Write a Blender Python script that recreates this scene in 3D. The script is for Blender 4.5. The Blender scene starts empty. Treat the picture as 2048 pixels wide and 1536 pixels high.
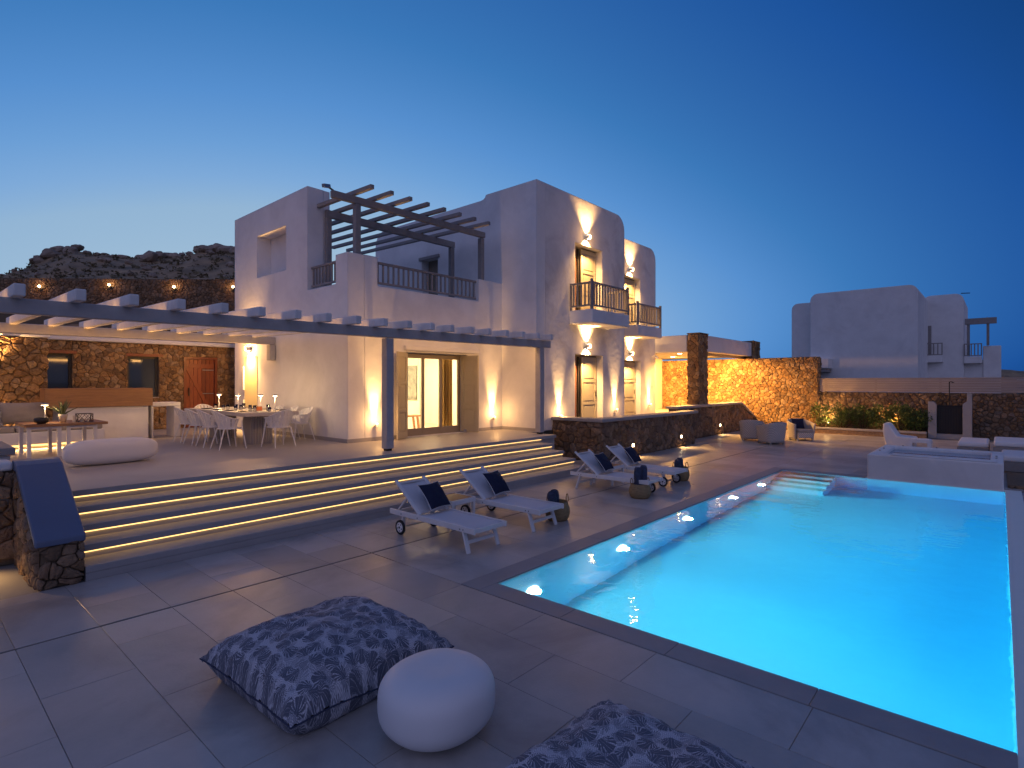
import bpy, math, random
from mathutils import Vector, Matrix, noise
from mathutils.geometry import tessellate_polygon
R = math.radians
sc = bpy.context.scene
col = sc.collection
random.seed(7)

# ------------------------------------------------------------------ camera
YAW = math.atan(976 / 1106.0)
cam = bpy.data.objects.new('camera', bpy.data.cameras.new('camera'))
col.objects.link(cam)
sc.camera = cam
cam.location = (0, 0, 2.2)
cam.rotation_euler = (math.pi / 2, 0, YAW - math.pi / 2)
cam.data.sensor_width = 36
cam.data.lens = 36 * 1106 / 2048
cam.data.shift_y = -0.001
cam.data.clip_start = 0.05
cam.data.clip_end = 6000

# ------------------------------------------------------------------ sky: dusk, the sun has just set behind the house
SUN_ROT = 28.0
world = bpy.data.worlds.new('World')
sc.world = world
world.use_nodes = True
wn, wl = world.node_tree.nodes, world.node_tree.links
bg = wn['Background']
sky = wn.new('ShaderNodeTexSky')
sky.sky_type = 'NISHITA'
sky.sun_disc = False
sky.sun_elevation = R(-4.0)
sky.sun_rotation = R(SUN_ROT)
sky.ozone_density = 6.0
sky.dust_density = 4.0
sky.air_density = 1.0
gch = wn.new('ShaderNodeSeparateColor')
# look the sky up a little above the true horizon, clear of the earth's shadow
tcw = wn.new('ShaderNodeTexCoord')
lift = wn.new('ShaderNodeVectorMath')
lift.operation = 'MULTIPLY_ADD'
lift.inputs[1].default_value = (1, 1, .7)
lift.inputs[2].default_value = (0, 0, .10)
wl.new(tcw.outputs['Generated'], lift.inputs[0])
wl.new(lift.outputs[0], sky.inputs[0])
wl.new(sky.outputs[0], gch.inputs[0])
gpow = wn.new('ShaderNodeMath')
gpow.operation = 'POWER'
gpow.inputs[1].default_value = 1.6
wl.new(gch.outputs[1], gpow.inputs[0])
gain = wn.new('ShaderNodeMath')
gain.operation = 'MULTIPLY'
gain.inputs[1].default_value = 790.0
wl.new(gpow.outputs[0], gain.inputs[0])
# the camera's rendering of twilight: luminance of the sky -> its blue
ramp_ = wn.new('ShaderNodeValToRGB')
RAMP = [(0, (0, .012, .06)), (.03, (.002, .028, .12)), (.085, (.012, .085, .33)), (.11, (.02, .11, .37)), (.19, (.045, .19, .49)), (.27, (.095, .275, .62)),
        (.34, (.15, .345, .67)), (.40, (.21, .40, .69)), (.46, (.29, .46, .66)), (.62, (.35, .51, .67)), (1, (.44, .56, .68))]
els = ramp_.color_ramp.elements
els[0].position, els[0].color = RAMP[0][0], (*RAMP[0][1], 1)
els[1].position, els[1].color = RAMP[-1][0], (*RAMP[-1][1], 1)
for q_, c_ in RAMP[1:-1]:
    e_ = els.new(q_); e_.color = (*c_, 1)
wl.new(gain.outputs[0], ramp_.inputs[0])
tint = wn.new('ShaderNodeVectorMath')
tint.operation = 'SCALE'
tint.inputs['Scale'].default_value = 10.0
wl.new(ramp_.outputs[0], tint.inputs[0])
# the mauve anti-twilight arch, added to the sky behind the camera to tint the walls
tc = wn.new('ShaderNodeTexCoord')
dot = wn.new('ShaderNodeVectorMath')
dot.operation = 'DOT_PRODUCT'
sun_az = R(91.0 - SUN_ROT)
dot.inputs[1].default_value = (-math.cos(sun_az - .45), -math.sin(sun_az - .45), 0.15)
wl.new(tc.outputs['Generated'], dot.inputs[0])
fill_arch = wn.new('ShaderNodeMapRange')
fill_arch.interpolation_type = 'SMOOTHSTEP'
fill_arch.inputs[1].default_value = -0.35
fill_arch.inputs[2].default_value = 1.05
wl.new(dot.outputs['Value'], fill_arch.inputs[0])
mauve = wn.new('ShaderNodeVectorMath')
mauve.operation = 'SCALE'
mauve.inputs[0].default_value = (2.4, 2.5, 4.3)
wl.new(fill_arch.outputs[0], mauve.inputs['Scale'])
add = wn.new('ShaderNodeVectorMath')
add.operation = 'ADD'
wl.new(tint.outputs[0], add.inputs[0])
wl.new(mauve.outputs[0], add.inputs[1])
wl.new(add.outputs[0], bg.inputs[0])
bg.inputs[1].default_value = 0.1

sc.view_settings.view_transform = 'Standard'
sc.view_settings.look = 'None'
sc.view_settings.exposure = 0.0
sc.view_settings.gamma = 1.0
sc.render.engine = 'CYCLES'
cy = sc.cycles
cy.use_denoising = True
cy.max_bounces = 8
cy.diffuse_bounces = 4
cy.glossy_bounces = 3
cy.transmission_bounces = 6
cy.transparent_max_bounces = 8
cy.sample_clamp_indirect = 2.5
cy.caustics_reflective = False
cy.caustics_refractive = False
cy.blur_glossy = 0.6

# ------------------------------------------------------------------ helpers
def tag(o, label=None, cat=None, group=None, kind=None):
    if label: o['label'] = label
    if cat: o['category'] = cat
    if group: o['group'] = group
    if kind: o['kind'] = kind
    return o

def empty(name, loc=(0, 0, 0), label=None, cat=None, group=None, kind=None, rz=0):
    o = bpy.data.objects.new(name, None)
    col.objects.link(o)
    o.location = loc
    o.rotation_euler = (0, 0, rz)
    o.empty_display_size = 0.1
    return tag(o, label, cat, group, kind)

def children(o):
    return [c for c in ALL if c.parent is o]

ALL = []
def copy_tree(o, loc=None, rz=None, parent=None, label=None, group=None):
    c = o.copy()
    col.objects.link(c)
    ALL.append(c)
    c.parent = parent
    if loc is not None: c.location = loc
    if rz is not None: c.rotation_euler = (0, 0, rz)
    if label: c['label'] = label
    if group: c['group'] = group
    for ch in [x for x in ALL if x.parent is o]:
        copy_tree(ch, parent=c)
    return c

class MB:
    """collects shapes, builds ONE mesh object"""
    def __init__(s):
        s.v, s.f, s.uv = [], [], {}
    def add(s, vs, fs):
        n = len(s.v)
        s.v += [Vector(p) for p in vs]
        s.f += [tuple(i + n for i in f) for f in fs]
        return s
    def box(s, x0, x1, y0, y1, z0, z1):
        return s.add([(x0,y0,z0),(x1,y0,z0),(x1,y1,z0),(x0,y1,z0),(x0,y0,z1),(x1,y0,z1),(x1,y1,z1),(x0,y1,z1)],
                     [(3,2,1,0),(4,5,6,7),(0,1,5,4),(1,2,6,5),(2,3,7,6),(3,0,4,7)])
    def bar(s, p0, p1, w, h, up=(0, 0, 1)):
        p0, p1 = Vector(p0), Vector(p1)
        d = (p1 - p0).normalized()
        up = Vector(up)
        if abs(d.dot(up)) > .99: up = Vector((0, 1, 0))
        a = d.cross(up).normalized() * (w / 2)
        b = a.cross(d).normalized() * (h / 2)
        vs = [p + sa * a + sb * b for p in (p0, p1) for sa, sb in ((-1,-1),(1,-1),(1,1),(-1,1))]
        return s.add(vs, [(3,2,1,0),(4,5,6,7),(0,1,5,4),(1,2,6,5),(2,3,7,6),(3,0,4,7)])
    def tube(s, pts, r, n=8, cap=True):
        pts = [Vector(p) for p in pts]
        rs = r if isinstance(r, (list, tuple)) else [r] * len(pts)
        base = len(s.v)
        ref = None
        for i, p in enumerate(pts):
            t = (pts[min(i+1, len(pts)-1)] - pts[max(i-1, 0)]).normalized()
            if ref is None:
                ref = Vector((0,0,1)) if abs(t.z) < .9 else Vector((1,0,0))
            a = t.cross(ref).normalized()
            b = a.cross(t).normalized()
            ref = b
            for k in range(n):
                q = 2 * math.pi * k / n
                s.v.append(p + rs[i] * (math.cos(q) * a + math.sin(q) * b))
        for i in range(len(pts) - 1):
            for k in range(n):
                k2 = (k + 1) % n
                s.f.append((base+i*n+k, base+i*n+k2, base+(i+1)*n+k2, base+(i+1)*n+k))
        if cap:
            s.f.append(tuple(base + k for k in range(n))[::-1])
            s.f.append(tuple(base + (len(pts)-1)*n + k for k in range(n)))
        return s
    def cyl(s, p0, p1, r0, r1=None, n=16):
        return s.tube([p0, p1], [r0, r0 if r1 is None else r1], n)
    def lathe(s, prof, n=24, c=(0, 0, 0), sx=1.0, sy=1.0):
        base = len(s.v)
        for r, z in prof:
            for k in range(n):
                a = 2 * math.pi * k / n
                s.v.append(Vector((c[0] + sx * r * math.cos(a), c[1] + sy * r * math.sin(a), c[2] + z)))
        for i in range(len(prof) - 1):
            for k in range(n):
                k2 = (k + 1) % n
                s.f.append((base+i*n+k, base+i*n+k2, base+(i+1)*n+k2, base+(i+1)*n+k))
        if prof[0][0] > 1e-4: s.f.append(tuple(base + k for k in range(n))[::-1])
        if prof[-1][0] > 1e-4: s.f.append(tuple(base + (len(prof)-1)*n + k for k in range(n)))
        return s
    def prism(s, outer, holes, to3, a0, a1):
        """2-D outline with holes, extruded from a0 to a1; to3(u, v, a) -> point"""
        loops = [list(outer)] + [list(h) for h in holes]
        flat = [p for l in loops for p in l]
        tris = tessellate_polygon([[Vector((p[0], p[1], 0)) for p in l] for l in loops])
        n = len(s.v)
        m = len(flat)
        s.v += [Vector(to3(p[0], p[1], a0)) for p in flat] + [Vector(to3(p[0], p[1], a1)) for p in flat]
        for t in tris:
            s.f.append((n+t[0], n+t[1], n+t[2]))
            s.f.append((n+m+t[2], n+m+t[1], n+m+t[0]))
        k = 0
        for l in loops:
            for i in range(len(l)):
                j = (i + 1) % len(l)
                s.f.append((n+k+i, n+k+j, n+m+k+j, n+m+k+i))
            k += len(l)
        return s
    def grid(s, fn, nu, nv, closed_u=False):
        n = len(s.v)
        for i in range(nu + 1):
            for j in range(nv + 1):
                s.v.append(Vector(fn(i / nu, j / nv)))
        for i in range(nu):
            for j in range(nv):
                s.f.append((n+i*(nv+1)+j, n+(i+1)*(nv+1)+j, n+(i+1)*(nv+1)+j+1, n+i*(nv+1)+j+1))
        return s
    def build(s, name, m, parent=None, bevel=0, smooth=False, local=False, seg=2, solid=0, sub=0, fix=True):
        me = bpy.data.meshes.new(name)
        off = Vector((0, 0, 0))
        if parent is not None and not local:
            p = parent
            while p is not None:
                off += Vector(p.location)
                p = p.parent
        me.from_pydata([tuple(v - off) for v in s.v], [], s.f)
        if fix:
            import bmesh
            b = bmesh.new(); b.from_mesh(me)
            bmesh.ops.recalc_face_normals(b, faces=b.faces)
            b.to_mesh(me); b.free()
        me.materials.append(m)
        if smooth:
            me.polygons.foreach_set('use_smooth', [True] * len(me.polygons))
        o = bpy.data.objects.new(name, me)
        col.objects.link(o)
        ALL.append(o)
        if parent is not None: o.parent = parent
        if solid:
            q = o.modifiers.new('solid', 'SOLIDIFY'); q.thickness = solid; q.offset = 0
        if sub:
            q = o.modifiers.new('sub', 'SUBSURF'); q.levels = sub; q.render_levels = sub
        if bevel:
            q = o.modifiers.new('bevel', 'BEVEL'); q.width = bevel; q.segments = seg
            q.limit_method = 'ANGLE'; q.angle_limit = R(35)
            q.harden_normals = False
        return o

XY = lambda y: (lambda u, v, a: (u, a, v))     # outline in X-Z, extruded along Y
YZ = lambda x: (lambda u, v, a: (a, u, v))     # outline in Y-Z, extruded along X
XZp = lambda u, v, a: (u, a, v)
YZp = lambda u, v, a: (a, u, v)
XYp = lambda u, v, a: (u, v, a)
def rect(u0, u1, v0, v1): return [(u0, v0), (u1, v0), (u1, v1), (u0, v1)]
def round_rect(u0, u1, v0, v1, r=(0, 0, 0, 0), n=6):
    """corner radii: lower-left, lower-right, upper-right, upper-left"""
    out = []
    for (cx, cy, a0), q in zip(((u0, v0, 180), (u1, v0, 270), (u1, v1, 0), (u0, v1, 90)), r):
        if q <= 0: out.append((cx, cy)); continue
        ox = cx + (q if a0 in (180, 90) else -q)
        oy = cy + (q if a0 in (180, 270) else -q)
        for k in range(n + 1):
            a = R(a0 + 90 * k / n)
            out.append((ox + q * math.cos(a), oy + q * math.sin(a)))
    return out

# ------------------------------------------------------------------ materials
def mat(name, color, rough=.6, var=.0, vscale=3.0, bump=0.0, bscale=40.0, rnd=0.0, island=False, metal=0.0, spec=.5,
        stain=None, sscale=1.0, coat=0.0, edge=0.0, stretch=None, trans=0.0, ior=1.45, ramp=None):
    m = bpy.data.materials.new(name)
    m.use_nodes = True
    N, L = m.node_tree.nodes, m.node_tree.links
    p = N['Principled BSDF']
    p.inputs['Roughness'].default_value = rough
    p.inputs['Metallic'].default_value = metal
    p.inputs['Specular IOR Level'].default_value = spec
    p.inputs['Coat Weight'].default_value = coat
    p.inputs['Transmission Weight'].default_value = trans
    p.inputs['IOR'].default_value = ior
    c = None
    def rgb(cc):
        n = N.new('ShaderNodeRGB'); n.outputs[0].default_value = (*cc, 1); return n.outputs[0]
    t = N.new('ShaderNodeTexCoord')
    vec = t.outputs['Object']
    if stretch:
        mp = N.new('ShaderNodeMapping'); mp.inputs['Scale'].default_value = stretch
        L.new(vec, mp.inputs[0]); vec = mp.outputs[0]
    rsrc = None
    if rnd or ramp:
        if island:
            g = N.new('ShaderNodeNewGeometry'); rsrc = g.outputs['Random Per Island']
        else:
            g = N.new('ShaderNodeObjectInfo'); rsrc = g.outputs['Random']
    if ramp:
        cr = N.new('ShaderNodeValToRGB')
        e = cr.color_ramp.elements
        e[0].position, e[0].color = 0, (*ramp[0], 1)
        e[1].position, e[1].color = 1, (*ramp[-1], 1)
        for i, q in enumerate(ramp[1:-1]):
            x = e.new((i + 1) / (len(ramp) - 1)); x.color = (*q, 1)
        L.new(rsrc, cr.inputs[0]); c = cr.outputs[0]
    else:
        c = rgb(color)
    def mul(cin, fac_socket, lo, hi):
        mr = N.new('ShaderNodeMapRange'); mr.inputs[3].default_value = lo; mr.inputs[4].default_value = hi
        L.new(fac_socket, mr.inputs[0])
        vm = N.new('ShaderNodeVectorMath'); vm.operation = 'SCALE'
        L.new(cin, vm.inputs[0]); L.new(mr.outputs[0], vm.inputs['Scale'])
        return vm.outputs[0]
    if rnd: c = mul(c, rsrc, 1 - rnd, 1 + rnd)
    if var:
        nz = N.new('ShaderNodeTexNoise'); nz.inputs['Scale'].default_value = vscale; nz.inputs['Detail'].default_value = 6
        nz.inputs['Roughness'].default_value = .65
        L.new(vec, nz.inputs['Vector'])
        mr = N.new('ShaderNodeMapRange'); mr.inputs[1].default_value = .3; mr.inputs[2].default_value = .7
        L.new(nz.outputs[0], mr.inputs[0])
        c = mul(c, mr.outputs[0], 1 - var, 1 + var)
        rr = N.new('ShaderNodeMapRange'); rr.inputs[3].default_value = max(.02, rough - .12 * min(1, var * 4)); rr.inputs[4].default_value = min(1, rough + .1)
        L.new(mr.outputs[0], rr.inputs[0]); L.new(rr.outputs[0], p.inputs['Roughness'])
    if stain:
        nz = N.new('ShaderNodeTexNoise'); nz.inputs['Scale'].default_value = sscale; nz.inputs['Detail'].default_value = 8
        nz.inputs['Roughness'].default_value = .6; nz.inputs['Distortion'].default_value = .6
        L.new(vec, nz.inputs['Vector'])
        mr = N.new('ShaderNodeMapRange'); mr.inputs[1].default_value = .48; mr.inputs[2].default_value = .72; mr.inputs[4].default_value = stain[3]
        L.new(nz.outputs[0], mr.inputs[0])
        mx = N.new('ShaderNodeMix'); mx.data_type = 'RGBA'
        L.new(mr.outputs[0], mx.inputs['Factor']); L.new(c, mx.inputs['A'])
        mx.inputs['B'].default_value = (*stain[:3], 1)
        c = mx.outputs['Result']
    L.new(c, p.inputs['Base Color'])
    if bump:
        nz = N.new('ShaderNodeTexNoise'); nz.inputs['Scale'].default_value = bscale; nz.inputs['Detail'].default_value = 4
        L.new(vec, nz.inputs['Vector'])
        b = N.new('ShaderNodeBump'); b.inputs['Strength'].default_value = bump; b.inputs['Distance'].default_value = .02
        L.new(nz.outputs[0], b.inputs['Height']); L.new(b.outputs[0], p.inputs['Normal'])
        if edge:
            be = N.new('ShaderNodeBevel'); be.samples = 4; be.inputs['Radius'].default_value = edge
            L.new(be.outputs[0], b.inputs['Normal'])
    return m

def glow(name, color, strength):
    m = bpy.data.materials.new(name)
    m.use_nodes = True
    N, L = m.node_tree.nodes, m.node_tree.links
    p = N['Principled BSDF']
    p.inputs['Base Color'].default_value = (*color, 1)
    p.inputs['Emission Color'].default_value = (*color, 1)
    p.inputs['Emission Strength'].default_value = strength
    return m

WARM = (1.0, .55, .19)
M = {}
M['plaster'] = mat('white_plaster', (.80, .78, .76), .85, var=.06, vscale=1.4, bump=.25, bscale=6, stain=(.58, .56, .55, .45), sscale=.8, edge=.045)
M['facade'] = mat('weathered_white_plaster', (.78, .76, .74), .85, var=.08, vscale=1.6, bump=.45, bscale=6, stain=(.47, .44, .44, .9), sscale=.7, edge=.045)
M['tile'] = mat('deck_tile', (.42, .395, .37), .36, var=.16, vscale=1.1, bump=.08, bscale=45, rnd=.13, stain=(.22, .20, .19, .85), sscale=.8)
M['tile_far'] = mat('deck_tile_far', (.42, .395, .37), .36, var=.16, vscale=1.1, bump=.08, bscale=45, rnd=.13, island=True, stain=(.22, .20, .19, .85), sscale=.8)
M['grout'] = mat('tile_grout', (.25, .24, .23), .9)
M['coping'] = mat('pool_coping_stone', (.30, .285, .28), .5, var=.1, vscale=3, bump=.06, bscale=50)
M['cement'] = mat('smooth_cement_floor', (.42, .39, .365), .45, var=.08, vscale=.8, bump=.05, bscale=30, stain=(.33, .305, .285, .6), sscale=.7)
M['step'] = mat('cement_steps', (.36, .34, .33), .5, var=.08, vscale=1.5, bump=.05, bscale=30)
M['beam'] = mat('grey_painted_timber', (.47, .445, .43), .6, var=.10, vscale=6, bump=.12, bscale=30, rnd=.05)
M['cap_shaded'] = mat('blue_grey_shaded_cap', (.12, .155, .24), .45, var=.06, vscale=2, bump=.08, bscale=12)  # cement cap with its bluish shade put into the base colour
M['joist'] = mat('whitewashed_timber', (.74, .72, .69), .65, var=.10, vscale=5, bump=.15, bscale=25, rnd=.06)
M['timber'] = mat('brown_grey_timber', (.27, .245, .23), .6, var=.12, vscale=8, bump=.12, bscale=30, rnd=.08)
M['shutter'] = mat('beige_painted_shutter', (.50, .43, .29), .5, var=.04, vscale=3, bump=.03)
M['doorframe'] = mat('taupe_door_frame', (.27, .22, .16), .5, var=.05, vscale=5)
M['darkframe'] = mat('dark_frame', (.035, .03, .028), .5)
M['teak'] = mat('teak_wood', (.30, .155, .07), .5, var=.22, vscale=4, bump=.06, bscale=30, stretch=(1, 8, 12))
M['redwood'] = mat('mahogany_door', (.27, .075, .028), .38, var=.25, vscale=5, rnd=.25, bump=.05, stretch=(10, 10, 1))
M['white'] = mat('white_moulded_plastic', (.74, .73, .72), .45, var=.02, vscale=4, bump=.02, bscale=200)
M['whitepaint'] = mat('white_lacquered_wood', (.72, .71, .70), .4, var=.03, vscale=6)
M['sling'] = mat('white_mesh_sling', (.66, .65, .66), .75, var=.03, vscale=8, bump=.25, bscale=350)
M['navy'] = mat('navy_cotton', (.012, .016, .045), .95, var=.15, vscale=20, bump=.35, bscale=120)
M['bluetowel'] = mat('blue_grey_towel', (.045, .055, .10), 1.0, var=.3, vscale=25, bump=.8, bscale=90)
M['piping'] = mat('white_piping', (.6, .6, .6), .8)
M['basket'] = mat('woven_seagrass', (.28, .20, .10), .8, var=.3, vscale=14, bump=.7, bscale=55, stretch=(1, 1, 2.5))
M['rubber'] = mat('black_rubber', (.015, .015, .016), .6)
M['metal'] = mat('brushed_metal', (.45, .44, .42), .35, metal=.9)
M['blackmetal'] = mat('black_metal', (.02, .02, .02), .45, metal=.3)
M['greycush'] = mat('grey_upholstery', (.33, .30, .27), .95, var=.1, vscale=6, bump=.3, bscale=150)
M['wicker'] = None
M['mortar'] = mat('lime_mortar', (.17, .12, .075), .95, var=.2, vscale=8, bump=.4, bscale=30)
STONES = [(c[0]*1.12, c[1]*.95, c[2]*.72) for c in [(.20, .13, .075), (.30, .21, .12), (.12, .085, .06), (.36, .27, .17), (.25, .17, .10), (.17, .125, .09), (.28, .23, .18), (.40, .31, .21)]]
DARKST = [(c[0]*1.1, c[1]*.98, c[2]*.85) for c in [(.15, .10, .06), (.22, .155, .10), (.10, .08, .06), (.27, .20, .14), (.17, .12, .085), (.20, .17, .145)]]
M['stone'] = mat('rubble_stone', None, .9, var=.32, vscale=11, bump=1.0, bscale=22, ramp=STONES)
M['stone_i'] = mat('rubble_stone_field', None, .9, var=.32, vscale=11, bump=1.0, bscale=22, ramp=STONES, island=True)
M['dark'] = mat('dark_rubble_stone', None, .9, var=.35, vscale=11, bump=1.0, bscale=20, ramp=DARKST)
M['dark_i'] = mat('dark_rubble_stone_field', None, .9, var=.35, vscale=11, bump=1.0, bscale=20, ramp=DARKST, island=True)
M['earth'] = mat('dry_hillside', (.34, .225, .125), .95, var=.45, vscale=.35, bump=.8, bscale=1.5, stain=(.10, .088, .055, .75), sscale=.22)
M['rock'] = mat('granite_boulder', (.34, .26, .20), .95, var=.3, vscale=1.2, bump=.9, bscale=2.5, rnd=.2)
M['leaf'] = mat('shrub_leaf', (.075, .125, .03), .5, rnd=.35, island=True, var=.2, vscale=5)
M['scrub'] = mat('dry_scrub', (.19, .15, .085), .9, rnd=.4, island=True)
M['bark'] = mat('shrub_stem', (.07, .05, .03), .9)
M['succulent'] = mat('aloe_leaf', (.10, .13, .055), .5, var=.2, vscale=12)
M['pot'] = mat('pale_ceramic_pot', (.62, .57, .48), .6)
M['darkplate'] = mat('dark_stoneware', (.03, .026, .024), .35)
M['fence'] = mat('grey_fence_board', (.36, .30, .26), .7, var=.1, vscale=3, bump=.1, rnd=.06, stretch=(3, .4, 3))
M['roomwall'] = mat('warm_white_room_wall', (.82, .78, .70), .8)
M['roomfloor'] = mat('room_floor', (.45, .36, .26), .5)
M['ceilingwhite'] = mat('carport_soffit', (.62, .58, .52), .8)
M['poolwall'] = mat('pale_blue_pool_plaster', (.74, .80, .75), .6, var=.02, vscale=2)
M['ground'] = mat('dry_ground', (.10, .08, .055), .95, var=.3, vscale=.2, bump=.5, bscale=2)
M['lamp'] = glow('lamp_glow', (1, .74, .42), 22)
M['lampsoft'] = glow('lamp_soft_glow', (1, .80, .50), 7)
M['led'] = glow('led_strip_glow', (1, .59, .19), 2.6)
M['strip'] = glow('beam_strip_glow', (1, .60, .22), 5.0)
M['poollamp'] = glow('pool_lamp_glow', (.85, .97, 1), 10)
M['glass'] = mat('window_glass', (1, 1, 1), .02, trans=1.0, ior=1.45)
M['darkglass'] = mat('dark_window_pane', (.02, .035, .06), .05, spec=.8)
M['drinkglass'] = mat('drinking_glass', (1, 1, 1), .03, trans=1.0, ior=1.45)

def lamp_light(kind, loc, power, target=None, parent=None, color=WARM, radius=.03, angle=60, blend=.8, sizey=None, name='lamp_light'):
    ld = bpy.data.lights.new(name, kind)
    ld.energy = power
    ld.color = color
    if kind == 'AREA':
        ld.shape = 'RECTANGLE'; ld.size = radius; ld.size_y = sizey or radius
    else:
        ld.shadow_soft_size = radius
    if kind == 'SPOT':
        ld.spot_size = R(angle); ld.spot_blend = blend
    o = bpy.data.objects.new(name, ld)
    col.objects.link(o)
    off = Vector((0, 0, 0))
    if parent is not None:
        o.parent = parent; off = Vector(parent.location)
    o.location = Vector(loc) - off
    if target is not None:
        o.rotation_euler = (Vector(target) - Vector(loc)).to_track_quat('-Z', 'Y').to_euler()
    return o

# ------------------------------------------------------------------ rubble masonry: every stone its own piece
def clip(poly, nx, ny, d):
    out = []
    n = len(poly)
    for i in range(n):
        a, b = poly[i], poly[(i + 1) % n]
        da, db = nx*a[0] + ny*a[1] - d, nx*b[0] + ny*b[1] - d
        if da <= 0: out.append(a)
        if da * db < 0:
            t = da / (da - db)
            out.append((a[0] + t*(b[0]-a[0]), a[1] + t*(b[1]-a[1])))
    return out

def cells(w, h, size, rng, aspect=1.25, cuts=()):
    su, sv = size * aspect, size / aspect ** .3
    nu, nv = max(1, round(w / su)), max(1, round(h / sv))
    du, dv = w / nu, h / nv
    pts = []
    for j in range(-1, nv + 1):
        o = (.5 if j % 2 else 0)
        for i in range(-1, nu + 2):
            if 0 <= j < nv and 0 <= i <= nu and rng.random() < .12: continue
            pts.append(((i + o + rng.uniform(-.45, .45)) * du, (j + .5 + rng.uniform(-.40, .40)) * dv))
            if rng.random() < .22: pts.append(((i + o + rng.uniform(-.5, .5)) * du, (j + .5 + rng.uniform(-.5, .5)) * dv))
    res = []
    rad = 3.2 * max(du, dv)
    for k, p in enumerate(pts):
        if not (-.3*du < p[0] < w + .3*du and -.3*dv < p[1] < h + .3*dv): continue
        poly = [(0, 0), (w, 0), (w, h), (0, h)]
        for cu in cuts:
            poly = clip(poly, *cu)
        for m, q in enumerate(pts):
            if m == k: continue
            dx, dy = q[0]-p[0], q[1]-p[1]
            if abs(dx) > rad or abs(dy) > rad: continue
            poly = clip(poly, dx, dy, (dx*(p[0]+q[0]) + dy*(p[1]+q[1])) / 2)
            if len(poly) < 3: break
        if len(poly) >= 3:
            A = sum(poly[i][0]*poly[(i+1) % len(poly)][1] - poly[(i+1) % len(poly)][0]*poly[i][1] for i in range(len(poly))) / 2
            if A > (size * .2) ** 2: res.append((A, poly))
    return res

def wob(p, k):
    a = noise.noise_vector(Vector((p[0]*k, p[1]*k, 2.3)))
    return (p[0] + a.x*.30/k, p[1] + a.y*.30/k)
def stone_shape(mb, poly, O, U, V, N, rng, depth, joint, size=.2):
    e = []
    for i in range(len(poly)):
        a, b = poly[i], poly[(i+1) % len(poly)]
        if math.hypot(b[0]-a[0], b[1]-a[1]) > size*.6: e += [a, ((a[0]+b[0])/2, (a[1]+b[1])/2)]
        else: e.append(a)
    off = (O.x*1.7 + O.z, O.y*1.3)
    poly = []
    for p in e:
        q = wob((p[0] + off[0], p[1] + off[1]), 1.1/size)
        poly.append((q[0] - off[0], q[1] - off[1]))
    c = (sum(p[0] for p in poly)/len(poly), sum(p[1] for p in poly)/len(poly))
    pol = []
    n = len(poly)
    for i in range(n):                          # knock the corners off
        a, b = poly[i], poly[(i+1) % n]
        L = math.hypot(b[0]-a[0], b[1]-a[1])
        if L < .012: continue
        t = rng.uniform(.14, .26)
        pol += [(a[0]+(b[0]-a[0])*t, a[1]+(b[1]-a[1])*t), (b[0]-(b[0]-a[0])*t, b[1]-(b[1]-a[1])*t)]
    if len(pol) < 4: return
    n = len(pol)
    r0 = sum(math.hypot(p[0]-c[0], p[1]-c[1]) for p in pol)/n
    pol = [(p[0] + rng.uniform(-.07, .07)*r0, p[1] + rng.uniform(-.07, .07)*r0) for p in pol]
    r = max(.03, sum(math.hypot(p[0]-c[0], p[1]-c[1]) for p in pol)/n)
    d = depth * rng.uniform(.7, 1.35)
    tx, ty = rng.uniform(-.3, .3) * depth / r, rng.uniform(-.3, .3) * depth / r
    rings = []
    for s, z in ((1 - joint/r, -.01), (1 - joint*1.3/r, d*.62), (.80 - joint/r, d*.95), (.42, d*1.08)):
        ring = []
        for p in pol:
            k = s * (1 + rng.uniform(-.03, .03))
            x, y = c[0] + (p[0]-c[0])*k, c[1] + (p[1]-c[1])*k
            zz = z if z < 0 else z + tx*(x-c[0]) + ty*(y-c[1]) + rng.uniform(-.13, .13)*depth
            ring.append(O + U*x + V*y + N*zz)
        rings.append(ring)
    vs = [v for ring in rings for v in ring]
    fs = []
    for q in range(3):
        for i in range(n):
            j = (i+1) % n
            fs.append((q*n+i, q*n+j, (q+1)*n+j, (q+1)*n+i))
    fs.append(tuple(3*n+i for i in range(n)))
    mb.add(vs, fs)

def masonry(parent, faces, size, seed, m='stone', depth=.05, joint=.012, limit=300, aspect=1.25, near=None):
    """faces: (O, U, V, w, h, cuts). Each stone is a child of parent; past the limit the rest is one stuff part"""
    rng = random.Random(seed)
    todo = []
    for f in faces:
        O, U, V, w, h = Vector(f[0]), Vector(f[1]), Vector(f[2]), f[3], f[4]
        N = Vector(f[6]) if len(f) > 6 else U.cross(V)
        for A, poly in cells(w, h, size, rng, aspect, f[5] if len(f) > 5 else ()):
            todo.append((A, poly, O, U, V, N))
    if len(todo) > limit:
        if near is not None:
            todo.sort(key=lambda t: (t[2] + t[3]*t[1][0][0] + t[4]*t[1][0][1] - Vector(near)).length)
        else:
            todo.sort(key=lambda t: -t[0])
    rest = MB()
    for i, (A, poly, O, U, V, N) in enumerate(todo):
        if i < limit:
            b = MB(); stone_shape(b, poly, O, U, V, N, rng, depth, joint, size)
            if b.v: b.build('stone', M[m], parent, fix=False)
        else:
            stone_shape(rest, poly, O, U, V, N, rng, depth, joint, size)
    if rest.v:
        tag(rest.build('stone_field', M[m + '_i'], parent, fix=False), kind='stuff')
X, Y, Z = Vector((1, 0, 0)), Vector((0, 1, 0)), Vector((0, 0, 1))
# ================================================================== THE SETTING
T = .8                                                     # height of the house terrace above the pool deck
tag(MB().box(-3000, 3000, -3000, 3000, -3.2, -3.0).build('ground', M['ground']), kind='structure')

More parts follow.
